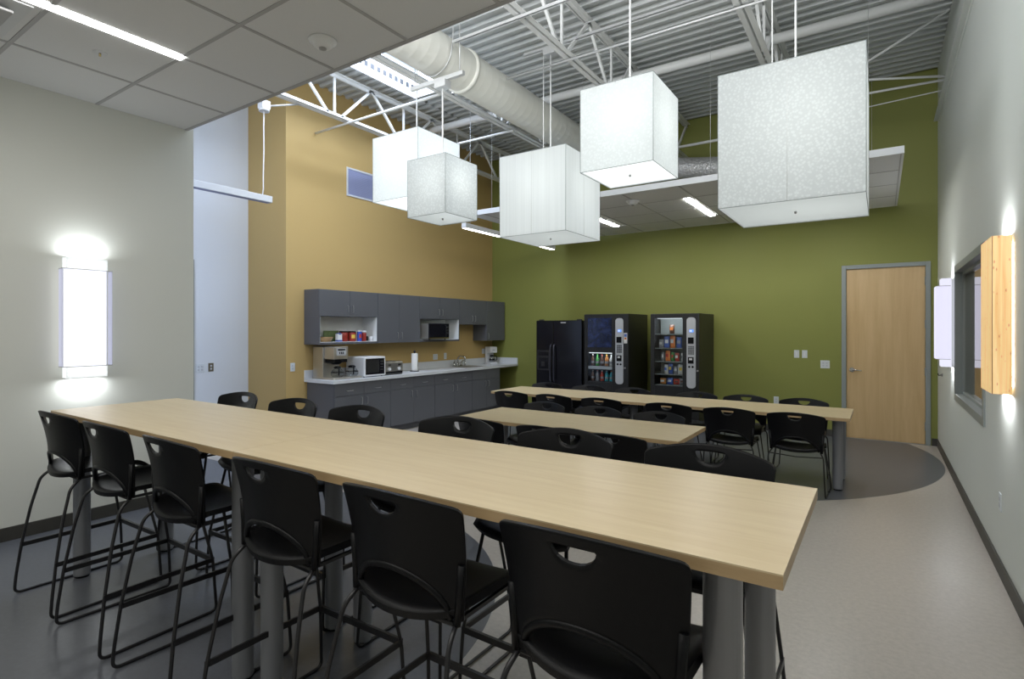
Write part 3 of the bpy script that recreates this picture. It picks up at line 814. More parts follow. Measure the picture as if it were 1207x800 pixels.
# wall cabinets
UF = -6.32
def wall_cab(y0, y1, z0, z1, label, doors, hz, open_below=None, single=None):
    ym = (y0 + y1) / 2
    t = thing('wall_cabinet', label, 'cabinet', (XK, ym, z0), 0, 'wall cabinets'); O = (XK, ym, z0)
    y0 += .001; y1 -= .001
    zb = z0
    if open_below:
        zb = open_below
        m = MB().box(XK + .001, XK + .012, y0 + .018, y1 - .018, z0 + .03, zb).box(XK + .012, UF - .003, y0 + .018, y0 + .022, z0 + .03, zb)
        m.box(XK + .012, UF - .003, y1 - .022, y1 - .018, z0 + .03, zb).box(XK + .012, UF - .003, y0 + .022, y1 - .022, z0 + .03, z0 + .034)
        m.build('niche_lining', 'white_laminate', t, org=O)
        m = MB().box(XK + .001, UF, y0, y0 + .018, z0, zb).box(XK + .001, UF, y1 - .018, y1, z0, zb).box(XK + .001, UF, y0 + .018, y1 - .018, z0, z0 + .03)
        m.build('niche_shelf', 'cabinet_laminate', t, org=O, bev=.001)
    B(XK + .001, UF - .02, y0, y1, zb, z1).build('body', 'cabinet_laminate', t, org=O)
    n = doors; dw = (y1 - y0) / n
    for k in range(n):
        a, b = y0 + k * dw, y0 + (k + 1) * dw
        d = B(UF - .018, UF, a + .002, b - .002, zb + .002, z1 - .002).build('door', 'cabinet_laminate', t, org=O, bev=.0015)
        h = (b - .045) if (n == 2 and k == 0) else (a + .045)
        if n == 1: h = a + .05
        MB().tube([(UF, h, hz), (UF + .022, h, hz), (UF + .022, h, hz + .1), (UF, h, hz + .1)], .0045, 6, .01).build('handle', 'brushed', d, org=O)
wall_cab(4.74, 5.79, 1.34, 2.10, 'dark gray wall cabinet over the open white niche with groceries', 2, 1.79, 1.73)
wall_cab(5.79, 6.69, 1.34, 2.10, 'tall dark gray wall cabinet between the grocery niche and the microwave niche', 2, 1.40)
wall_cab(6.69, 7.73, 1.34, 2.10, 'dark gray wall cabinet over the white niche holding the microwave', 2, 1.79, 1.725)
wall_cab(7.73, 8.55, 1.64, 2.10, 'short dark gray wall cabinet above the sink', 2, 1.70)
wall_cab(8.55, 9.17, 1.33, 2.10, 'dark gray wall cabinet at the right end, in the corner with the olive wall', 1, 1.37)

# groceries in the niche (shelf surface 1.374)
ZS = 1.3745
t = thing('bread_basket', 'tan oval bowl at the left of the grocery niche', 'bowl', (-6.44, 4.93, ZS))
MB().lathe([(.07, 0), (.10, .05), (.112, .068), (.106, .068), (.095, .05), (.066, .008)], n=24).build('bowl_body', 'tan_bowl', t)
m = MB().lathe([(.0, .0), (.03, .01), (.05, .05), (.055, .09), (.05, .12), (.02, .14)], n=14)
t = thing('snack_bag', 'green snack bag lying behind the tan bowl in the niche', 'bag', (-6.585, 5.14, ZS))
m = MB(); V = []; F = []
for j in range(9):
    for i in range(13):
        u = i / 12 * 2 - 1; v = j / 8 * 2 - 1
        V.append((.035 * (1 - u ** 4) * (1 - v ** 2) + .004, u * .13, .08 + v * .075))
for j in range(8):
    for i in range(12): F.append((j * 13 + i, j * 13 + i + 1, (j + 1) * 13 + i + 1, (j + 1) * 13 + i))
m.add(V, F, True); m.add([(-p[0], p[1], p[2]) for p in V], [f[::-1] for f in F], True)
m.build('bag_body', 'green_bag', t)
t = thing('carton', 'narrow white carton with blue base beside the tan bowl', 'carton', (-6.40, 5.13, ZS))
B(-.03, .03, -.035, .035, .025, .11).build('carton_side', 'white_plastic', t)
B(-.0305, .0305, -.0355, .0355, 0, .025).box(-.0305, .0305, -.02, .02, .10, .125).build('blue_band', 'carton_blue', t)
def can(y, x, r, h, mat, label, nm, lid='white_plastic', lh=.02, lab=None):
    t = thing(nm, label, 'canister', (x, y, ZS))
    MB().lathe([(r * .95, 0), (r, .006), (r, h - lh - .004), (r * .96, h - lh)], n=24).build('can_body', mat, t)
    MB().lathe([(r * .98, h - lh), (r * .98, h - .003), (r * .9, h)], n=24).build('lid', lid, t)
    if lab:
        m = MB(); n = 10; V = []; 
        for j in (0, 1):
            for i in range(n + 1):
                a = -.6 + 1.0 * i / n - .2
                V.append(((r + .001) * math.cos(a), (r + .001) * math.sin(a), h * (.3 + .35 * j)))
        F = [(i, i + 1, n + 2 + i, n + 1 + i) for i in range(n)]
        m.add(V, F, True).build('label_patch', lab, t)
can(5.26, -6.46, .064, .15, 'red_can', 'red canister with black lid, left one of the two big red tubs in the niche', 'canister', 'black_plastic')
can(5.39, -6.43, .058, .15, 'red_can', 'red tub with yellow label, right one of the two big red tubs', 'canister', 'black_plastic', lab='item_yellow')
can(5.49, -6.385, .034, .16, 'blue_can', 'slim blue canister with white lid in the niche', 'canister', lab='item_red')
can(5.575, -6.385, .035, .155, 'red_can', 'slim red canister with white lid, rightmost of the canisters', 'canister', lh=.03)
can(5.745 - .01, -6.50, .016, .07, 'black_plastic', 'tiny black jar near the right end of the niche', 'jar', 'black_plastic', .01)
t = thing('cup', 'small white cup at the right end of the niche', 'cup', (-6.40, 5.725, ZS))
MB().lathe([(.022, 0), (.028, .07), (.026, .07), (.02, .004)], n=18).build('cup_body', 'white_plastic', t)

# microwave in its niche
t = thing('microwave_oven', 'black and steel microwave oven in the white wall niche', 'microwave', (-6.40, 7.03, ZS))
B(-.21, .20, -.255, .255, .012, .275).build('case', 'stainless', t, bev=.004)
B(.20, .215, -.255, .255, .014, .273).build('front_frame', 'black_gloss', t, bev=.003)
B(.215, .219, -.225, .13, .06, .235).build('door_window', 'black_gloss', t)
B(.215, .217, -.25, .25, .018, .04).build('trim_strip', 'brass', t)
MB().tube([(.215, .155, .05), (.235, .155, .05), (.235, .155, .24), (.215, .155, .24)], .005, 6, .01).build('handle', 'dark_plastic', t)
for z in (.20, .15, .10): B(.215, .218, .185, .24, z, z + .025).build('button', 'dark_plastic', t)
for y in (-.2, .2):
    for x in (-.17, .17): MB().cyl((x, y, 0), .012, .012, 8).build('foot', 'black_plastic', t)

ZK = .8605
# commercial coffee brewer with two decanters
t = thing('coffee_brewer', 'stainless commercial coffee brewer at the left end of the counter', 'coffee maker', (-6.33, 4.98, ZK))
B(-.26, -.04, -.14, .14, 0, .45).build('tower', 'stainless', t, bev=.006)
B(-.04, .17, -.12, .12, .28, .45).build('brew_head', 'stainless', t, bev=.006)
B(.17, .175, -.08, .08, .33, .43).build('control_panel', 'silver_panel', t)
B(.174, .178, -.06, .06, .40, .42).build('display', 'black_gloss', t)
for y in (-.03, 0, .03): B(.174, .18, y - .006, y + .006, .35, .38).build('rocker_switch', 'black_plastic', t)
B(-.035, .165, -.105, .105, .235, .279).lathe([(.05, .205), (.085, .235)], (.06, 0, 0), 24).tube([(.16, 0, .255), (.215, 0, .25)], .012, 8).build('brew_basket', 'black_plastic', t)
B(-.26, .20, -.15, .15, .0005, .03).box(-.1, .2, .151, .335, 0, .03).build('base', 'stainless', t, bev=.004)
def decanter(x, y, label):
    t = thing('glass_decanter', label, 'coffee pot', (x, y, ZK + .0305), -.5, 'glass coffee pots')
    MB().lathe([(.06, 0), (.086, .02), (.09, .055), (.068, .095), (.044, .12), (.05, .135)], n=24, cap=False).build('glass_bowl', 'coffee_glass', t)
    MB().lathe([(.05, .118), (.052, .14), (.03, .15)], n=20).lathe([(.0885, .060), (.0905, .064), (.0865, .070)], n=24, cap=False).build('collar', 'black_plastic', t)
    MB().tube([(.05, 0, .135), (.1, 0, .145), (.125, 0, .11), (.115, 0, .05), (.1, 0, .03)], .009, 8, .03).build('handle', 'black_plastic', t)
decanter(-6.24, 4.98, 'glass coffee pot standing under the brew basket of the steel brewer')
decanter(-6.24, 5.23, 'glass coffee pot on the warmer to the right of the steel brewer')
# white countertop oven
t = thing('countertop_microwave', 'white microwave oven with dark door on the counter beside the brewer', 'microwave', (-6.31, 5.565, ZK), -.06)
B(-.24, .17, -.19, .19, .012, .29).build('case', 'white_plastic', t, bev=.008)
m = B(.17, .19, -.19, .19, .012, .29); m.build('front_frame', 'white_plastic', t, bev=.008)
B(.19, .193, -.17, .17, .035, .265).build('door_window', 'black_gloss', t, bev=.001)
B(.193, .195, -.15, .07, .06, .245).build('door_mesh', 'black_case', t)
for z in (.21, .17, .13, .09): B(.193, .196, .095, .15, z, z + .02).build('button', 'dark_plastic', t)
for y in (-.16, .16):
    for x in (-.2, .14): MB().cyl((x, y, 0), .013, .012, 8).build('foot', 'black_plastic', t)
# toaster
t = thing('toaster', 'brushed steel four slot toaster right of the white microwave', 'toaster', (-6.26, 5.96, ZK))
B(-.14, .11, -.19, .19, .01, .20).build('case', 'stainless', t, bev=.02, seg=4)
for y in (-.13, -.05, .05, .13): B(-.11, .08, y - .014, y + .014, .190, .202).build('slot', 'black_plastic', t)
B(.11, .115, -.17, .17, .02, .05).build('base_band', 'black_plastic', t)
for y in (-.10, .10):
    MB().cyl((.11, y, .09), .024, .015, 14, 'x').build('knob', 'white_plastic', t)
    B(.11, .13, y - .02, y + .02, .145, .16).build('lever', 'black_plastic', t, bev=.003)
B(-.13, .10, -.18, .18, 0, .012).build('base', 'black_plastic', t)
# paper towels
t = thing('paper_towel_holder', 'dark upright stand holding the paper towel roll', 'holder', (-6.36, 6.62, ZK))
MB().cyl((0, 0, 0), .075, .01, 24).build('base', 'black_steel', t)
MB().cyl((0, 0, .01), .008, .30, 10).lathe([(.012, .30), (.02, .315), (.02, .33), (.008, .345)], n=12).build('post', 'black_steel', t)
MB().tube([(.0, .065, .005), (.0, .078, .09), (.0, .076, .17), (.0, .07, .18)], .005, 6).build('tension_arm', 'black_steel', t)
t = thing('paper_towel_roll', 'white paper towel roll standing on its dark holder', 'paper towels', (-6.36, 6.62, ZK + .011))
MB().lathe([(.021, 0), (.050, 0), (.052, .004), (.052, .281), (.050, .285), (.021, .285), (.021, 0)], n=28, cap=False).build('roll', 'paper', t)
# drip coffee maker
t = thing('drip_coffee_maker', 'white drip coffee maker at the right end of the counter', 'coffee maker', (-6.50, 8.95, ZK), -.35)
B(-.10, .10, -.085, .085, 0, .035).build('base', 'white_plastic', t, bev=.008)
B(-.10, -.03, -.085, .085, .035, .34).build('tank', 'white_plastic', t, bev=.01)
B(-.03, .10, -.085, .085, .22, .34).build('brew_head', 'white_plastic', t, bev=.015)
MB().lathe([(.05, .037), (.062, .055), (.06, .1), (.045, .135), (.04, .15)], (.035, 0, 0), 22).build('carafe', 'coffee_glass', t)
MB().lathe([(.044, .148), (.046, .165), (.02, .175)], (.035, 0, 0), 20).lathe([(.0605, .06), (.0615, .1)], (.035, 0, 0), 22, cap=False).tube([(.07, .02, .16), (.10, .06, .155), (.105, .075, .10), (.08, .055, .06)], .008, 8, .02).build('carafe_handle', 'black_plastic', t)
B(.10, .102, -.03, .03, .26, .29).build('badge', 'silver_panel', t)

# ------------------------------------------------------------------ refrigerator
t = thing('refrigerator', 'black side by side refrigerator with ice dispenser, left of the drinks machine', 'refrigerator', (-5.11, 8.4, 0))
B(0, .91, .06, .74, .02, 1.70).build('body', 'black_case', t, bev=.004)
for k, (a, b) in enumerate(((.004, .345), (.353, .906))):
    d = B(a, b, 0, .056, .09, 1.705).build('door', 'black_gloss', t, bev=.01)
    hx = .315 if k == 0 else .385
    MB().tube([(hx, 0, .62), (hx, -.045, .66), (hx, -.055, .95), (hx, -.045, 1.25), (hx, 0, 1.29)], .014, 8, .05).build('handle', 'handle_dark', d)
    if k == 0:
        B(.03, .285, -.006, 0, .83, 1.18).build('dispenser_frame', 'dark_plastic', d, bev=.003)
        B(.06, .255, -.012, -.0055, .86, 1.05).box(.06, .255, -.012, -.0055, 1.09, 1.15).build('dispenser_panel', 'black_gloss', d)
        B(.12, .19, -.03, -.012, .90, .98).build('dispenser_paddle', 'dark_plastic', d, bev=.004)
    else:
        B(.50, .60, -.004, 0, 1.655, 1.675).build('badge', 'silver_panel', d)
B(0, .91, .02, .06, .02, .085).build('toe_grille', 'dark_plastic', t)
for x in (.05, .80): B(x, x + .07, .02, .09, 1.702, 1.725).build('hinge_cover', 'black_case', t, bev=.004)

# ------------------------------------------------------------------ vending machines
def vending(x0, y0, W_, H_, label, wz0, wz1, D=.86):
    t = thing('vending_machine', label, 'vending machine', (x0, y0, 0))
    cx0, cx1 = .062, .497
    m = MB()
    # hollow cabinet: left wall, right block, back, top, bottom
    m.box(0, .045, .03, D, .06, H_).box(.515, W_, .03, D, .06, H_).box(.045, .515, .33, D, .06, H_)
    m.box(.045, .515, .03, .33, 1.745, H_).box(.045, .515, .03, .33, .06, .66)
    m.build('cabinet', 'black_case', t, bev=.004)
    m = MB()
    m.box(0, cx0, 0, .03, .10, H_ - .005).box(cx1, W_, 0, .03, .10, H_ - .005).box(cx0, cx1, 0, .03, wz1, H_ - .005).box(cx0, cx1, 0, .03, .10, wz0)
    door = m.build('door', 'black_case', t, bev=.003)
    for x in (.05, W_ - .08):
        for y in (.08, D - .1): B(x, x + .04, y, y + .04, 0, .06).build('foot', 'dark_plastic', t)
    return t, door, cx0, cx1
def control(door, z_card):
    m = MB().prism(rrect(.559, .692, .672, 1.728, .05), -.010, 0)
    cp = m.build('control_panel', 'silver_panel', door)
    B(.60, .662, -.016, -.010, 1.505, 1.548).build('display', 'blue_display', door, bev=.002)
    B(.608, .64, -.0175, -.016, 1.515, 1.538).build('display_text', 'white_display', door)
    B(.58, .665, -.022, -.010, 1.335, 1.43).build('bill_acceptor', 'black_plastic', door, bev=.004)
    for r in range(5):
        for c in range(4 if r else 4):
            B(.585 + c * .022, .601 + c * .022, -.014, -.010, 1.175 + r * .026, 1.193 + r * .026).build('key', 'dark_plastic', door)
    B(.58, .665, -.02, -.010, 1.04, 1.135).build('coin_unit', 'black_plastic', door, bev=.004)
    B(.60, .645, -.022, -.020, 1.09, 1.12).build('coin_plate', 'white_plastic', door)
    for x in (.60, .65): MB().cyl((x, -.010, .99), .016, -.008, 14, 'y').build('button', 'black_plastic', door)
    MB().cyl((.72, 0, .935), .014, -.02, 12, 'y').build('lock', 'brushed', door)
# drinks machine
t, d, a, b = vending(-4.10, 8.28, .775, 1.80, 'black drinks vending machine with dark blue poster, next to the refrigerator', .69, 1.17)
control(d, 1)
B(.069, .49, -.006, 0, 1.256, 1.735).build('poster', 'poster_blue', d, bev=.002)
B(a, b, .012, .016, .69, 1.17).build('window_pane', 'clear_glass', d)
B(a - .01, b + .01, .05, .33, .925, .945).box(a - .01, b + .01, .05, .33, .69, .70).build('shelf', 'dark_plastic', t)
B(a, b, .03, .035, .895, .945).build('price_rail', 'silver_panel', t)
B(a, b, .06, .075, 1.155, 1.17).build('lamp_tube', 'machine_tube', t)
l = area('vending_tube_light', (.28, .045, 1.16), (.42, .02), .5, (.9, .95, 1), (math.radians(50), 0, 0)); l.parent = t
bag = B(.70, .757, -.004, 0, 1.326, 1.492).build('sticker', 'white_plastic', d)
B(.708, .75, -.006, -.004, 1.43, 1.475).build('sticker_picture', 'item_blue', d)
B(.712, .745, -.006, -.004, 1.39, 1.42).build('sticker_patch', 'item_orange', d)
def bottle(x, y, z, h, r, mat, cap, label, group):
    t = thing('bottle', label, 'bottle', (x, y, z), 0, group)
    MB().lathe([(r * .9, 0), (r, .01), (r, h * .55), (r * .8, h * .68), (r * .4, h * .82), (r * .38, h * .92)], n=14).build('bottle_body', mat, t)
    MB().lathe([(r + .0005, h * .22), (r + .0005, h * .42)], n=14, cap=False).build('label_band', 'item_gray', t)
    MB().cyl((0, 0, h * .92), r * .45, h * .08, 12).build('cap', cap, t)
    return t
up = (('item_brown', 'item_white', 'dark'), ('item_green', 'item_green', 'green'), ('item_brown', 'item_red', 'brown red-capped'), ('item_amber', 'item_yellow', 'amber'), ('item_white', 'item_white', 'clear white'))
posn = ('at the left end', 'second from the left', 'in the middle', 'second from the right', 'at the right end')
for k, (m_, c_, w_) in enumerate(up):
    bottle(-4.10 + a + .05 + k * .083, 8.28 + .10, .9455, .19, .031, m_, c_, '%s bottle %s of the drinks machine\'s upper row' % (w_, posn[k]), 'bottles in the drinks machine')
lo = (('item_brown', 'item_white', 'dark'), ('item_gray', 'item_red', 'gray'), ('item_red', 'item_white', 'red'), ('item_teal', 'item_white', 'teal'), ('item_teal', 'item_orange', 'blue-green orange-capped'))
for k, (m_, c_, w_) in enumerate(lo):
    bottle(-4.10 + a + .05 + k * .083, 8.28 + .10, .7005, .17, .031, m_, c_, '%s bottle %s of the drinks machine\'s lower row' % (w_, posn[k]), 'bottles in the drinks machine')
# snack machine
t, d, a, b = vending(-2.97, 8.30, .74, 1.79, 'black snack vending machine with tall lit window, nearest the middle of the olive wall', .69, 1.723)
control(d, 1)
m = MB()
# rounded window surround
B(a, b, .012, .016, .69, 1.723).build('window_pane', 'clear_glass', d)
m.box(a, b, .30, .325, .70, 1.72).build('rear_panel', 'frame_gray', t)
zs = (.70, .862, 1.058, 1.262, 1.48)
for z in zs[:]:
    sh = B(a - .01, b + .01, .06, .30, z - .012, z).build('shelf', 'dark_plastic', t)
    B(a - .008, b + .008, .055, .06, z - .012, z).build('shelf_rail', 'frame_gray', sh)
B(a + .03, b - .03, .05, .06, 1.712, 1.72).build('lamp_tube', 'machine_tube', t)
l = area('vending_tube_light', (.28, .045, 1.70), (.42, .02), 1.2, (.9, .95, 1), (math.radians(40), 0, 0)); l.parent = t
def packet(x, y, z, w_, h, mat, mat2, tilt, label, nm='snack_packet', cat='snack'):
    t = thing(nm, label, cat, (x, y, z), tilt * .3, 'snacks in the vending machine')
    V = []; F = []
    for j in range(7):
        for i in range(7):
            u = i / 6 * 2 - 1; v = j / 6 * 2 - 1
            V.append((u * w_ / 2, -.02 * (1 - u ** 4) * (1 - v ** 4) - .002, h / 2 + v * h / 2))
    for j in range(6):
        for i in range(6): F.append((j * 7 + i, j * 7 + i + 1, (j + 1) * 7 + i + 1, (j + 1) * 7 + i))
    m = MB().add(V, F, True).add([(p[0], -p[1], p[2]) for p in V], [f[::-1] for f in F], True)
    o = m.build('wrapper', mat, t)
    B(-w_ * .3, w_ * .3, -.0235, -.021, h * .4, h * .7).build('wrapper_print', mat2, t)
X0, Y0 = -2.97, 8.30
rows = [(zs[4], [(.30, .08, .14, 'item_brown', 'item_orange', 'brown')], 'on the top shelf'),
        (zs[3], [(.13, .07, .13, 'item_gray', 'item_white', 'gray'), (.22, .08, .18, 'item_blue', 'item_white', 'pale blue'), (.31, .085, .19, 'item_orange', 'item_white', 'orange'), (.41, .08, .17, 'item_blue', 'item_gray', 'dark blue')], 'on the second shelf'),
        (zs[2], [(.16, .03, .14, 'item_gray', 'item_white', 'slim gray'), (.235, .08, .16, 'item_orange', 'item_red', 'orange red'), (.31, .05, .14, 'item_green', 'item_red', 'green'), (.38, .07, .13, 'item_red', 'item_white', 'red'), (.455, .03, .13, 'item_white', 'item_gray', 'slim white')], 'on the middle shelf'),
        (zs[1], [(.21, .06, .14, 'item_white', 'item_blue', 'white'), (.28, .07, .16, 'item_blue', 'item_yellow', 'blue and yellow'), (.36, .06, .12, 'item_gray', 'item_white', 'gray'), (.43, .07, .15, 'item_white', 'item_yellow', 'white and yellow')], 'on the fourth shelf'),
        (zs[0], [(.16, .1, .09, 'item_amber', 'item_white', 'tan'), (.27, .09, .1, 'item_blue', 'item_white', 'dark blue'), (.37, .09, .09, 'item_red', 'item_brown', 'red'), (.45, .07, .1, 'item_gray', 'item_brown', 'gray')], 'on the bottom shelf')]
for z, its, wh_ in rows:
    for k, (x, w_, h, m1, m2, nm) in enumerate(its):
        packet(X0 + x, Y0 + .12, z + .001, w_, h, m1, m2, random.uniform(-1, 1), '%s snack packet %s of the snack machine' % (nm, wh_))

# ------------------------------------------------------------------ tables
def table(x0, x1, y0, y1, H_, th, legs, label, group):
    t = thing('table' if H_ < .9 else 'bar_table', label, 'table', ((x0 + x1) / 2, (y0 + y1) / 2, 0), 0, group); O = ((x0 + x1) / 2, (y0 + y1) / 2, 0)
    B(x0, x1, y0, y1, H_ - .004, H_).build('table_top', 'maple_top', t, org=O)
    B(x0, x1, y0, y1, H_ - th, H_ - .004).build('edge_band', 'maple_edge', t, org=O)
    B(x0 + .16, x1 - .16, y0 + .2, y1 - .2, H_ - th - .03, H_ - th).build('under_frame', 'dark_plastic', t, org=O)
    for x, y in legs:
        l = MB().lathe([(.043, .012), (.045, .02), (.045, H_ - th - .012), (.055, H_ - th - .010), (.055, H_ - th)], (x, y, 0), 24).build('leg', 'table_leg_paint', t, org=O)
        MB().cyl((x, y, 0), .038, .013, 16).build('foot_glide', 'black_plastic', l, org=O)
nx0, nxm, nx1 = -4.34, -2.25, -.168
table(nx0, nxm - .001, 1.262, 2.012, 1.04, .033, [(nx0 + .17, 1.37), (nx0 + .17, 1.86), (nxm - .11, 1.37), (nxm - .11, 1.86)], 'left maple bar height table, end toward the glowing left sconce', 'maple bar tables')
table(nxm + .001, nx1, 1.262, 2.012, 1.04, .033, [(nxm + .11, 1.37), (nxm + .11, 1.86), (nx1 - .145, 1.37), (nx1 - .145, 1.86)], 'right maple bar height table, its corner closest to the camera', 'maple bar tables')
table(-3.36, -1.24, 4.07, 4.82, .72, .032, [(-3.25, 4.18), (-3.25, 4.70), (-1.35, 4.18), (-1.35, 4.70)], 'short maple table standing alone between the bar tables and the far tables', 'maple dining tables')
table(-4.36, -2.30, 6.0, 6.76, .72, .032, [(-4.25, 6.12), (-4.25, 6.62), (-2.41, 6.17), (-2.41, 6.62)], 'far left maple table, in front of the refrigerator and drinks machine', 'maple dining tables')
table(-2.298, -.235, 6.0, 6.76, .72, .032, [(-2.19, 6.17), (-2.19, 6.62), (-.345, 6.17), (-.345, 6.62)], 'far right maple table, its end toward the wooden door', 'maple dining tables')

# ------------------------------------------------------------------ chairs and stools
def back_shell(s):
    """back panel; s = seat height; faces +y, top leaning to -y"""
    lo_n, up_n = 9, 4; hw = .235
    us = [-1, -.985, -.955, -.91] + [-.85 + .0769 * k for k in range(9)]
    us = [u for u in us if u < -hw - .01] + [-hw, -.225, -.205, -.17, -.12, -.06]
    us = us + [0] + [-u for u in us[::-1]]; n = len(us) - 1
    def wz(z):                        # half width
        q = (z - s + .02) / .36
        return .222 + .030 * max(0, min(1, q))
    def yy(u, z):
        q = (z - (s - .03)) / .38
        y = -.185 - .012 * q - .055 * max(0, q - .35) ** 1.6 * 1.6
        return y + .066 * u * u
    def arch(u): return s - .035 + (.125 * (1 - (u / .86) ** 2) ** .6 if abs(u) < .86 else 0)
    V = []; idx = {}
    def P(u, z):
        V.append((u * wz(z), yy(u, z), z)); return len(V) - 1
    F = []
    for i, u in enumerate(us):
        bot = arch(u)
        top = s + .332 - .036 * abs(u) ** 2.0
        if abs(u) > .91: top -= .017 * (1 - math.sqrt(max(0, 1 - ((abs(u) - .91) / .09) ** 2)))
        hole = abs(u) < hw - 1e-6
        hc = top - .034 if not hole else s + .332 - .036 * u * u - .030
        h0 = hc - (.044 * (1 - (abs(u) / hw) ** 2.2) ** .5 if hole else 0)
        for j in range(lo_n + 1): idx[(i, j)] = P(u, bot + (h0 - bot) * j / lo_n)
        for j in range(up_n + 1):
            if j == 0 and not hole: idx[(i, 100)] = idx[(i, lo_n)]
            else: idx[(i, 100 + j)] = P(u, hc + (top - hc) * j / up_n)
    for i in range(n):
        for j in range(lo_n): F.append((idx[(i, j)], idx[(i + 1, j)], idx[(i + 1, j + 1)], idx[(i, j + 1)]))
        for j in range(100, 100 + up_n): F.append((idx[(i, j)], idx[(i + 1, j)], idx[(i + 1, j + 1)], idx[(i, j + 1)]))
    m = MB(); sheet(m, V, F, -.009)
    # raised lip along the arched lower edge
    path = [(u * wz(arch(u)), yy(u, arch(u)) - .005, arch(u) + .003) for u in [-.86 + 1.72 * k / 24 for k in range(25)]]
    m.tube(path, .009, 8, flat=(.009, .012))
    return m
def seat_shell(s):
    n, k = 16, 14; V = []; F = []
    for j in range(k + 1):
        v = j / k                    # 0 rear, 1 front
        for i in range(n + 1):
            u = i / n * 2 - 1
            hw = .228 - .012 * (1 - v)
            # rounded front corners
            yv = -.19 + .43 * v
            if v > .75: yv -= .03 * abs(u) ** 4 * (v - .75) / .25
            if v < .3: yv += (.062 * u * u - .012) * (1 - v / .3)
            z = s - .018 * (1 - (u * u)) * (1 - (v - .4) ** 2 * 2) + .012 * abs(u) ** 3
            if v > .72: z -= .045 * ((v - .72) / .28) ** 2
            if v < .1: z -= .012 * (1 - v / .1)
            V.append((u * hw, yv, z))
    for j in range(k):
        for i in range(n): F.append((j * (n + 1) + i, j * (n + 1) + i + 1, (j + 1) * (n + 1) + i + 1, (j + 1) * (n + 1) + i))
    m = MB(); sheet(m, V, F, .022)
    return m
def supports(s, t):
    for sx in (-1, 1):
        m = MB().tube([(sx * .212, -.140, s - .045), (sx * .219, -.137, s + .04), (sx * .227, -.139, s + .13)], .012, 8, flat=(.009, .013))
        m.build('back_support', 'black_plastic', t)
def make_stool():
    s = .755
    t = thing('bar_stool', 'x', 'stool', (0, 0, 0), 0, 'black bar stools at the tall tables')
    back_shell(s).build('backrest', 'black_plastic', t); seat_shell(s).build('seat', 'black_plastic', t); supports(s, t)
    for sx in (-1, 1):
        r = .0078
        m = MB().tube([(sx * .205, -.135, s - .045), (sx * .218, -.185, s - .085), (sx * .236, -.225, s - .25), (sx * .257, -.262, s - .47), (sx * .270, -.284, .10), (sx * .273, -.290, r),
                       (sx * .262, .262, r), (sx * .252, .248, .28), (sx * .20, .165, s - .05)], r, 8, .035)
        m.build('leg', 'black_steel', t)
        MB().bar((sx * .260, -.267, .285), (sx * .252, .248, .285), .010, .024).build('side_stretcher', 'black_steel', t)
    MB().bar((-.254, .248, .285), (.254, .248, .285), .014, .026).build('footrest', 'black_steel', t)
    m = MB().tube([(-.205, -.135, s - .047), (.205, -.135, s - .047)], .008, 6).tube([(-.20, .165, s - .052), (.20, .165, s - .052)], .008, 6)
    m.bar((-.205, -.135, s - .04), (-.2, .165, s - .042), .012, .012).bar((.205, -.135, s - .04), (.2, .165, s - .042), .012, .012)
    m.build('seat_frame', 'black_steel', t)
    return t
def make_chair():
    s = .445
    t = thing('stacking_chair', 'x', 'chair', (0, 0, 0), 0, 'black stacking chairs at the low tables')
    back_shell(s).build('backrest', 'black_plastic', t); seat_shell(s).build('seat', 'black_plastic', t); supports(s, t)
    for sx in (-1, 1):
        r = .0065
        m = MB().tube([(sx * .205, -.135, s - .045), (sx * .232, -.175, s - .085), (sx * .243, -.195, .12), (sx * .250, -.20, r), (sx * .262, .225, r), (sx * .255, .21, .12), (sx * .215, .175, s - .055)], r, 8, .03)
        m.build('leg', 'black_steel', t)
        MB().cyl((sx * .2565, .05, r - .0065), .009, .016, 8).build('floor_glide', 'black_plastic', t)
    m = MB().tube([(-.225, -.185, s - .075), (0, -.19, s - .088), (.225, -.185, s - .075)], .0055, 6).tube([(-.215, .175, s - .058), (.215, .175, s - .058)], .006, 6)
    m.tube([(-.205, -.135, s - .045), (-.215, .175, s - .05)], .006, 6).tube([(.205, -.135, s - .045), (.215, .175, s - .05)], .006, 6)
    m.build('seat_frame', 'black_steel', t)
    return t
ordn = ('first', 'second', 'third', 'fourth', 'fifth', 'sixth')
st0 = make_stool(); used = [False]
def put(src, used, x, y, rz, label):
    o = copy_tree(src) if used[0] else src
    used[0] = True
    o.location = (x, y, 0); o.rotation_euler = (0, 0, rz); o['label'] = label
    return o
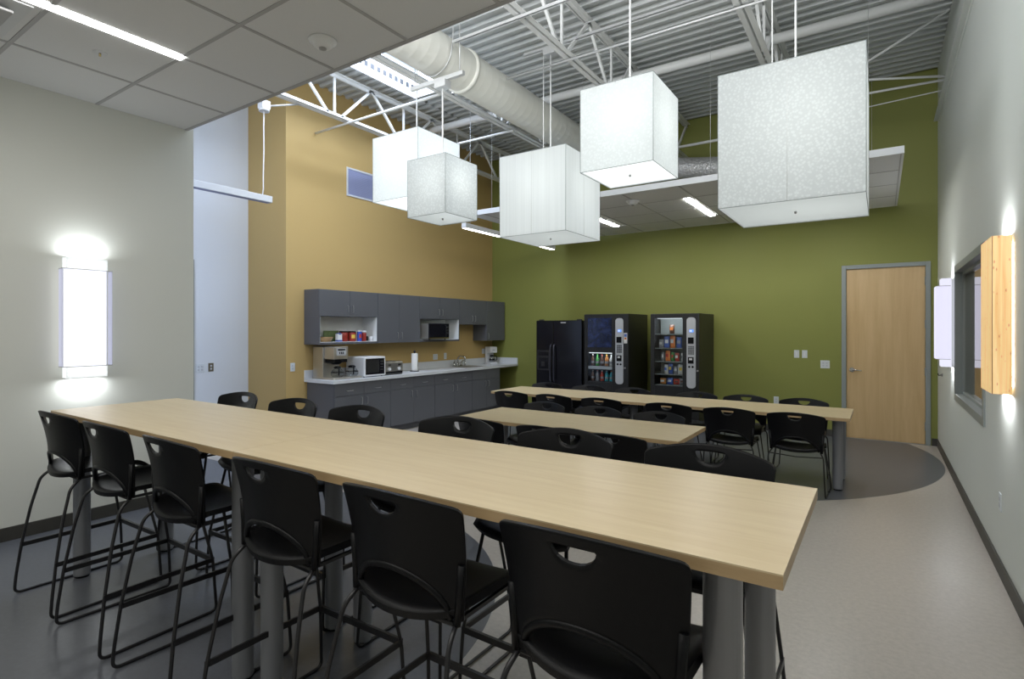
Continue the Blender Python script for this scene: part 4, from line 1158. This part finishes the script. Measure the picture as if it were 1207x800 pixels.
for k, (x, rz) in enumerate(((-3.945, .02), (-3.30, 0), (-2.62, -.02), (-1.86, .015), (-1.21, .0), (-.585, .0))):
    lb = 'black bar stool on the camera side of the tall tables, %s from the left' % ordn[k]
    if k == 0: lb = 'black bar stool on the camera side of the tall tables, nearest the left sconce'
    if k == 5: lb = 'black bar stool closest to the camera, at the right end of the tall tables'
    put(st0, used, x, 1.350, rz, lb)
for k, (x, rz) in enumerate(((-3.90, 0), (-3.24, .02), (-2.62, -.02), (-1.845, .01), (-1.21, -.02), (-.57, .0))):
    lb = 'black bar stool on the far side of the tall tables, %s from the left' % ordn[k]
    if k == 0: lb = 'black bar stool behind the tall tables, leftmost, in front of the white passage wall'
    if k == 5: lb = 'black bar stool behind the tall tables, rightmost, in front of the pale floor'
    put(st0, used, x, 2.06, PI + rz, lb)
ch0 = make_chair(); used = [False]
for k, (x, rz) in enumerate(((-3.90, .02), (-3.28, -.02), (-2.66, .02), (-1.88, .0), (-1.27, .02), (-.665, -.01))):
    lb = 'black stacking chair, back to the camera, at the far tables, %s from the left' % ordn[k]
    if k == 5: lb = 'black stacking chair, back to the camera, at the right end of the far tables'
    put(ch0, used, x, 5.955, rz, lb)
for k, (x, rz) in enumerate(((-4.02, .0), (-3.35, .02), (-2.72, -.02), (-1.885, .0), (-1.32, .02), (-.715, .0))):
    lb = 'black stacking chair behind the far tables, facing the camera, %s from the left' % ordn[k]
    if k == 0: lb = 'black stacking chair behind the far tables, in front of the refrigerator'
    if k == 5: lb = 'black stacking chair behind the far tables, nearest the wooden door'
    put(ch0, used, x, 6.745, PI + rz, lb)
for k, (x, rz) in enumerate(((-2.96, .0), (-2.34, .02), (-1.72, .0))):
    lb = 'black stacking chair behind the short middle table, %s' % ('leftmost of three', 'in the middle of three', 'rightmost of three')[k]
    put(ch0, used, x, 4.865, PI + rz, lb)
for k, (x, rz) in enumerate(((-2.93, .0), (-2.30, .03), (-1.66, .0))):
    lb = 'black stacking chair before the short middle table, %s' % ('leftmost of three', 'in the middle of three', 'rightmost of three')[k]
    put(ch0, used, x, 4.03, rz, lb)
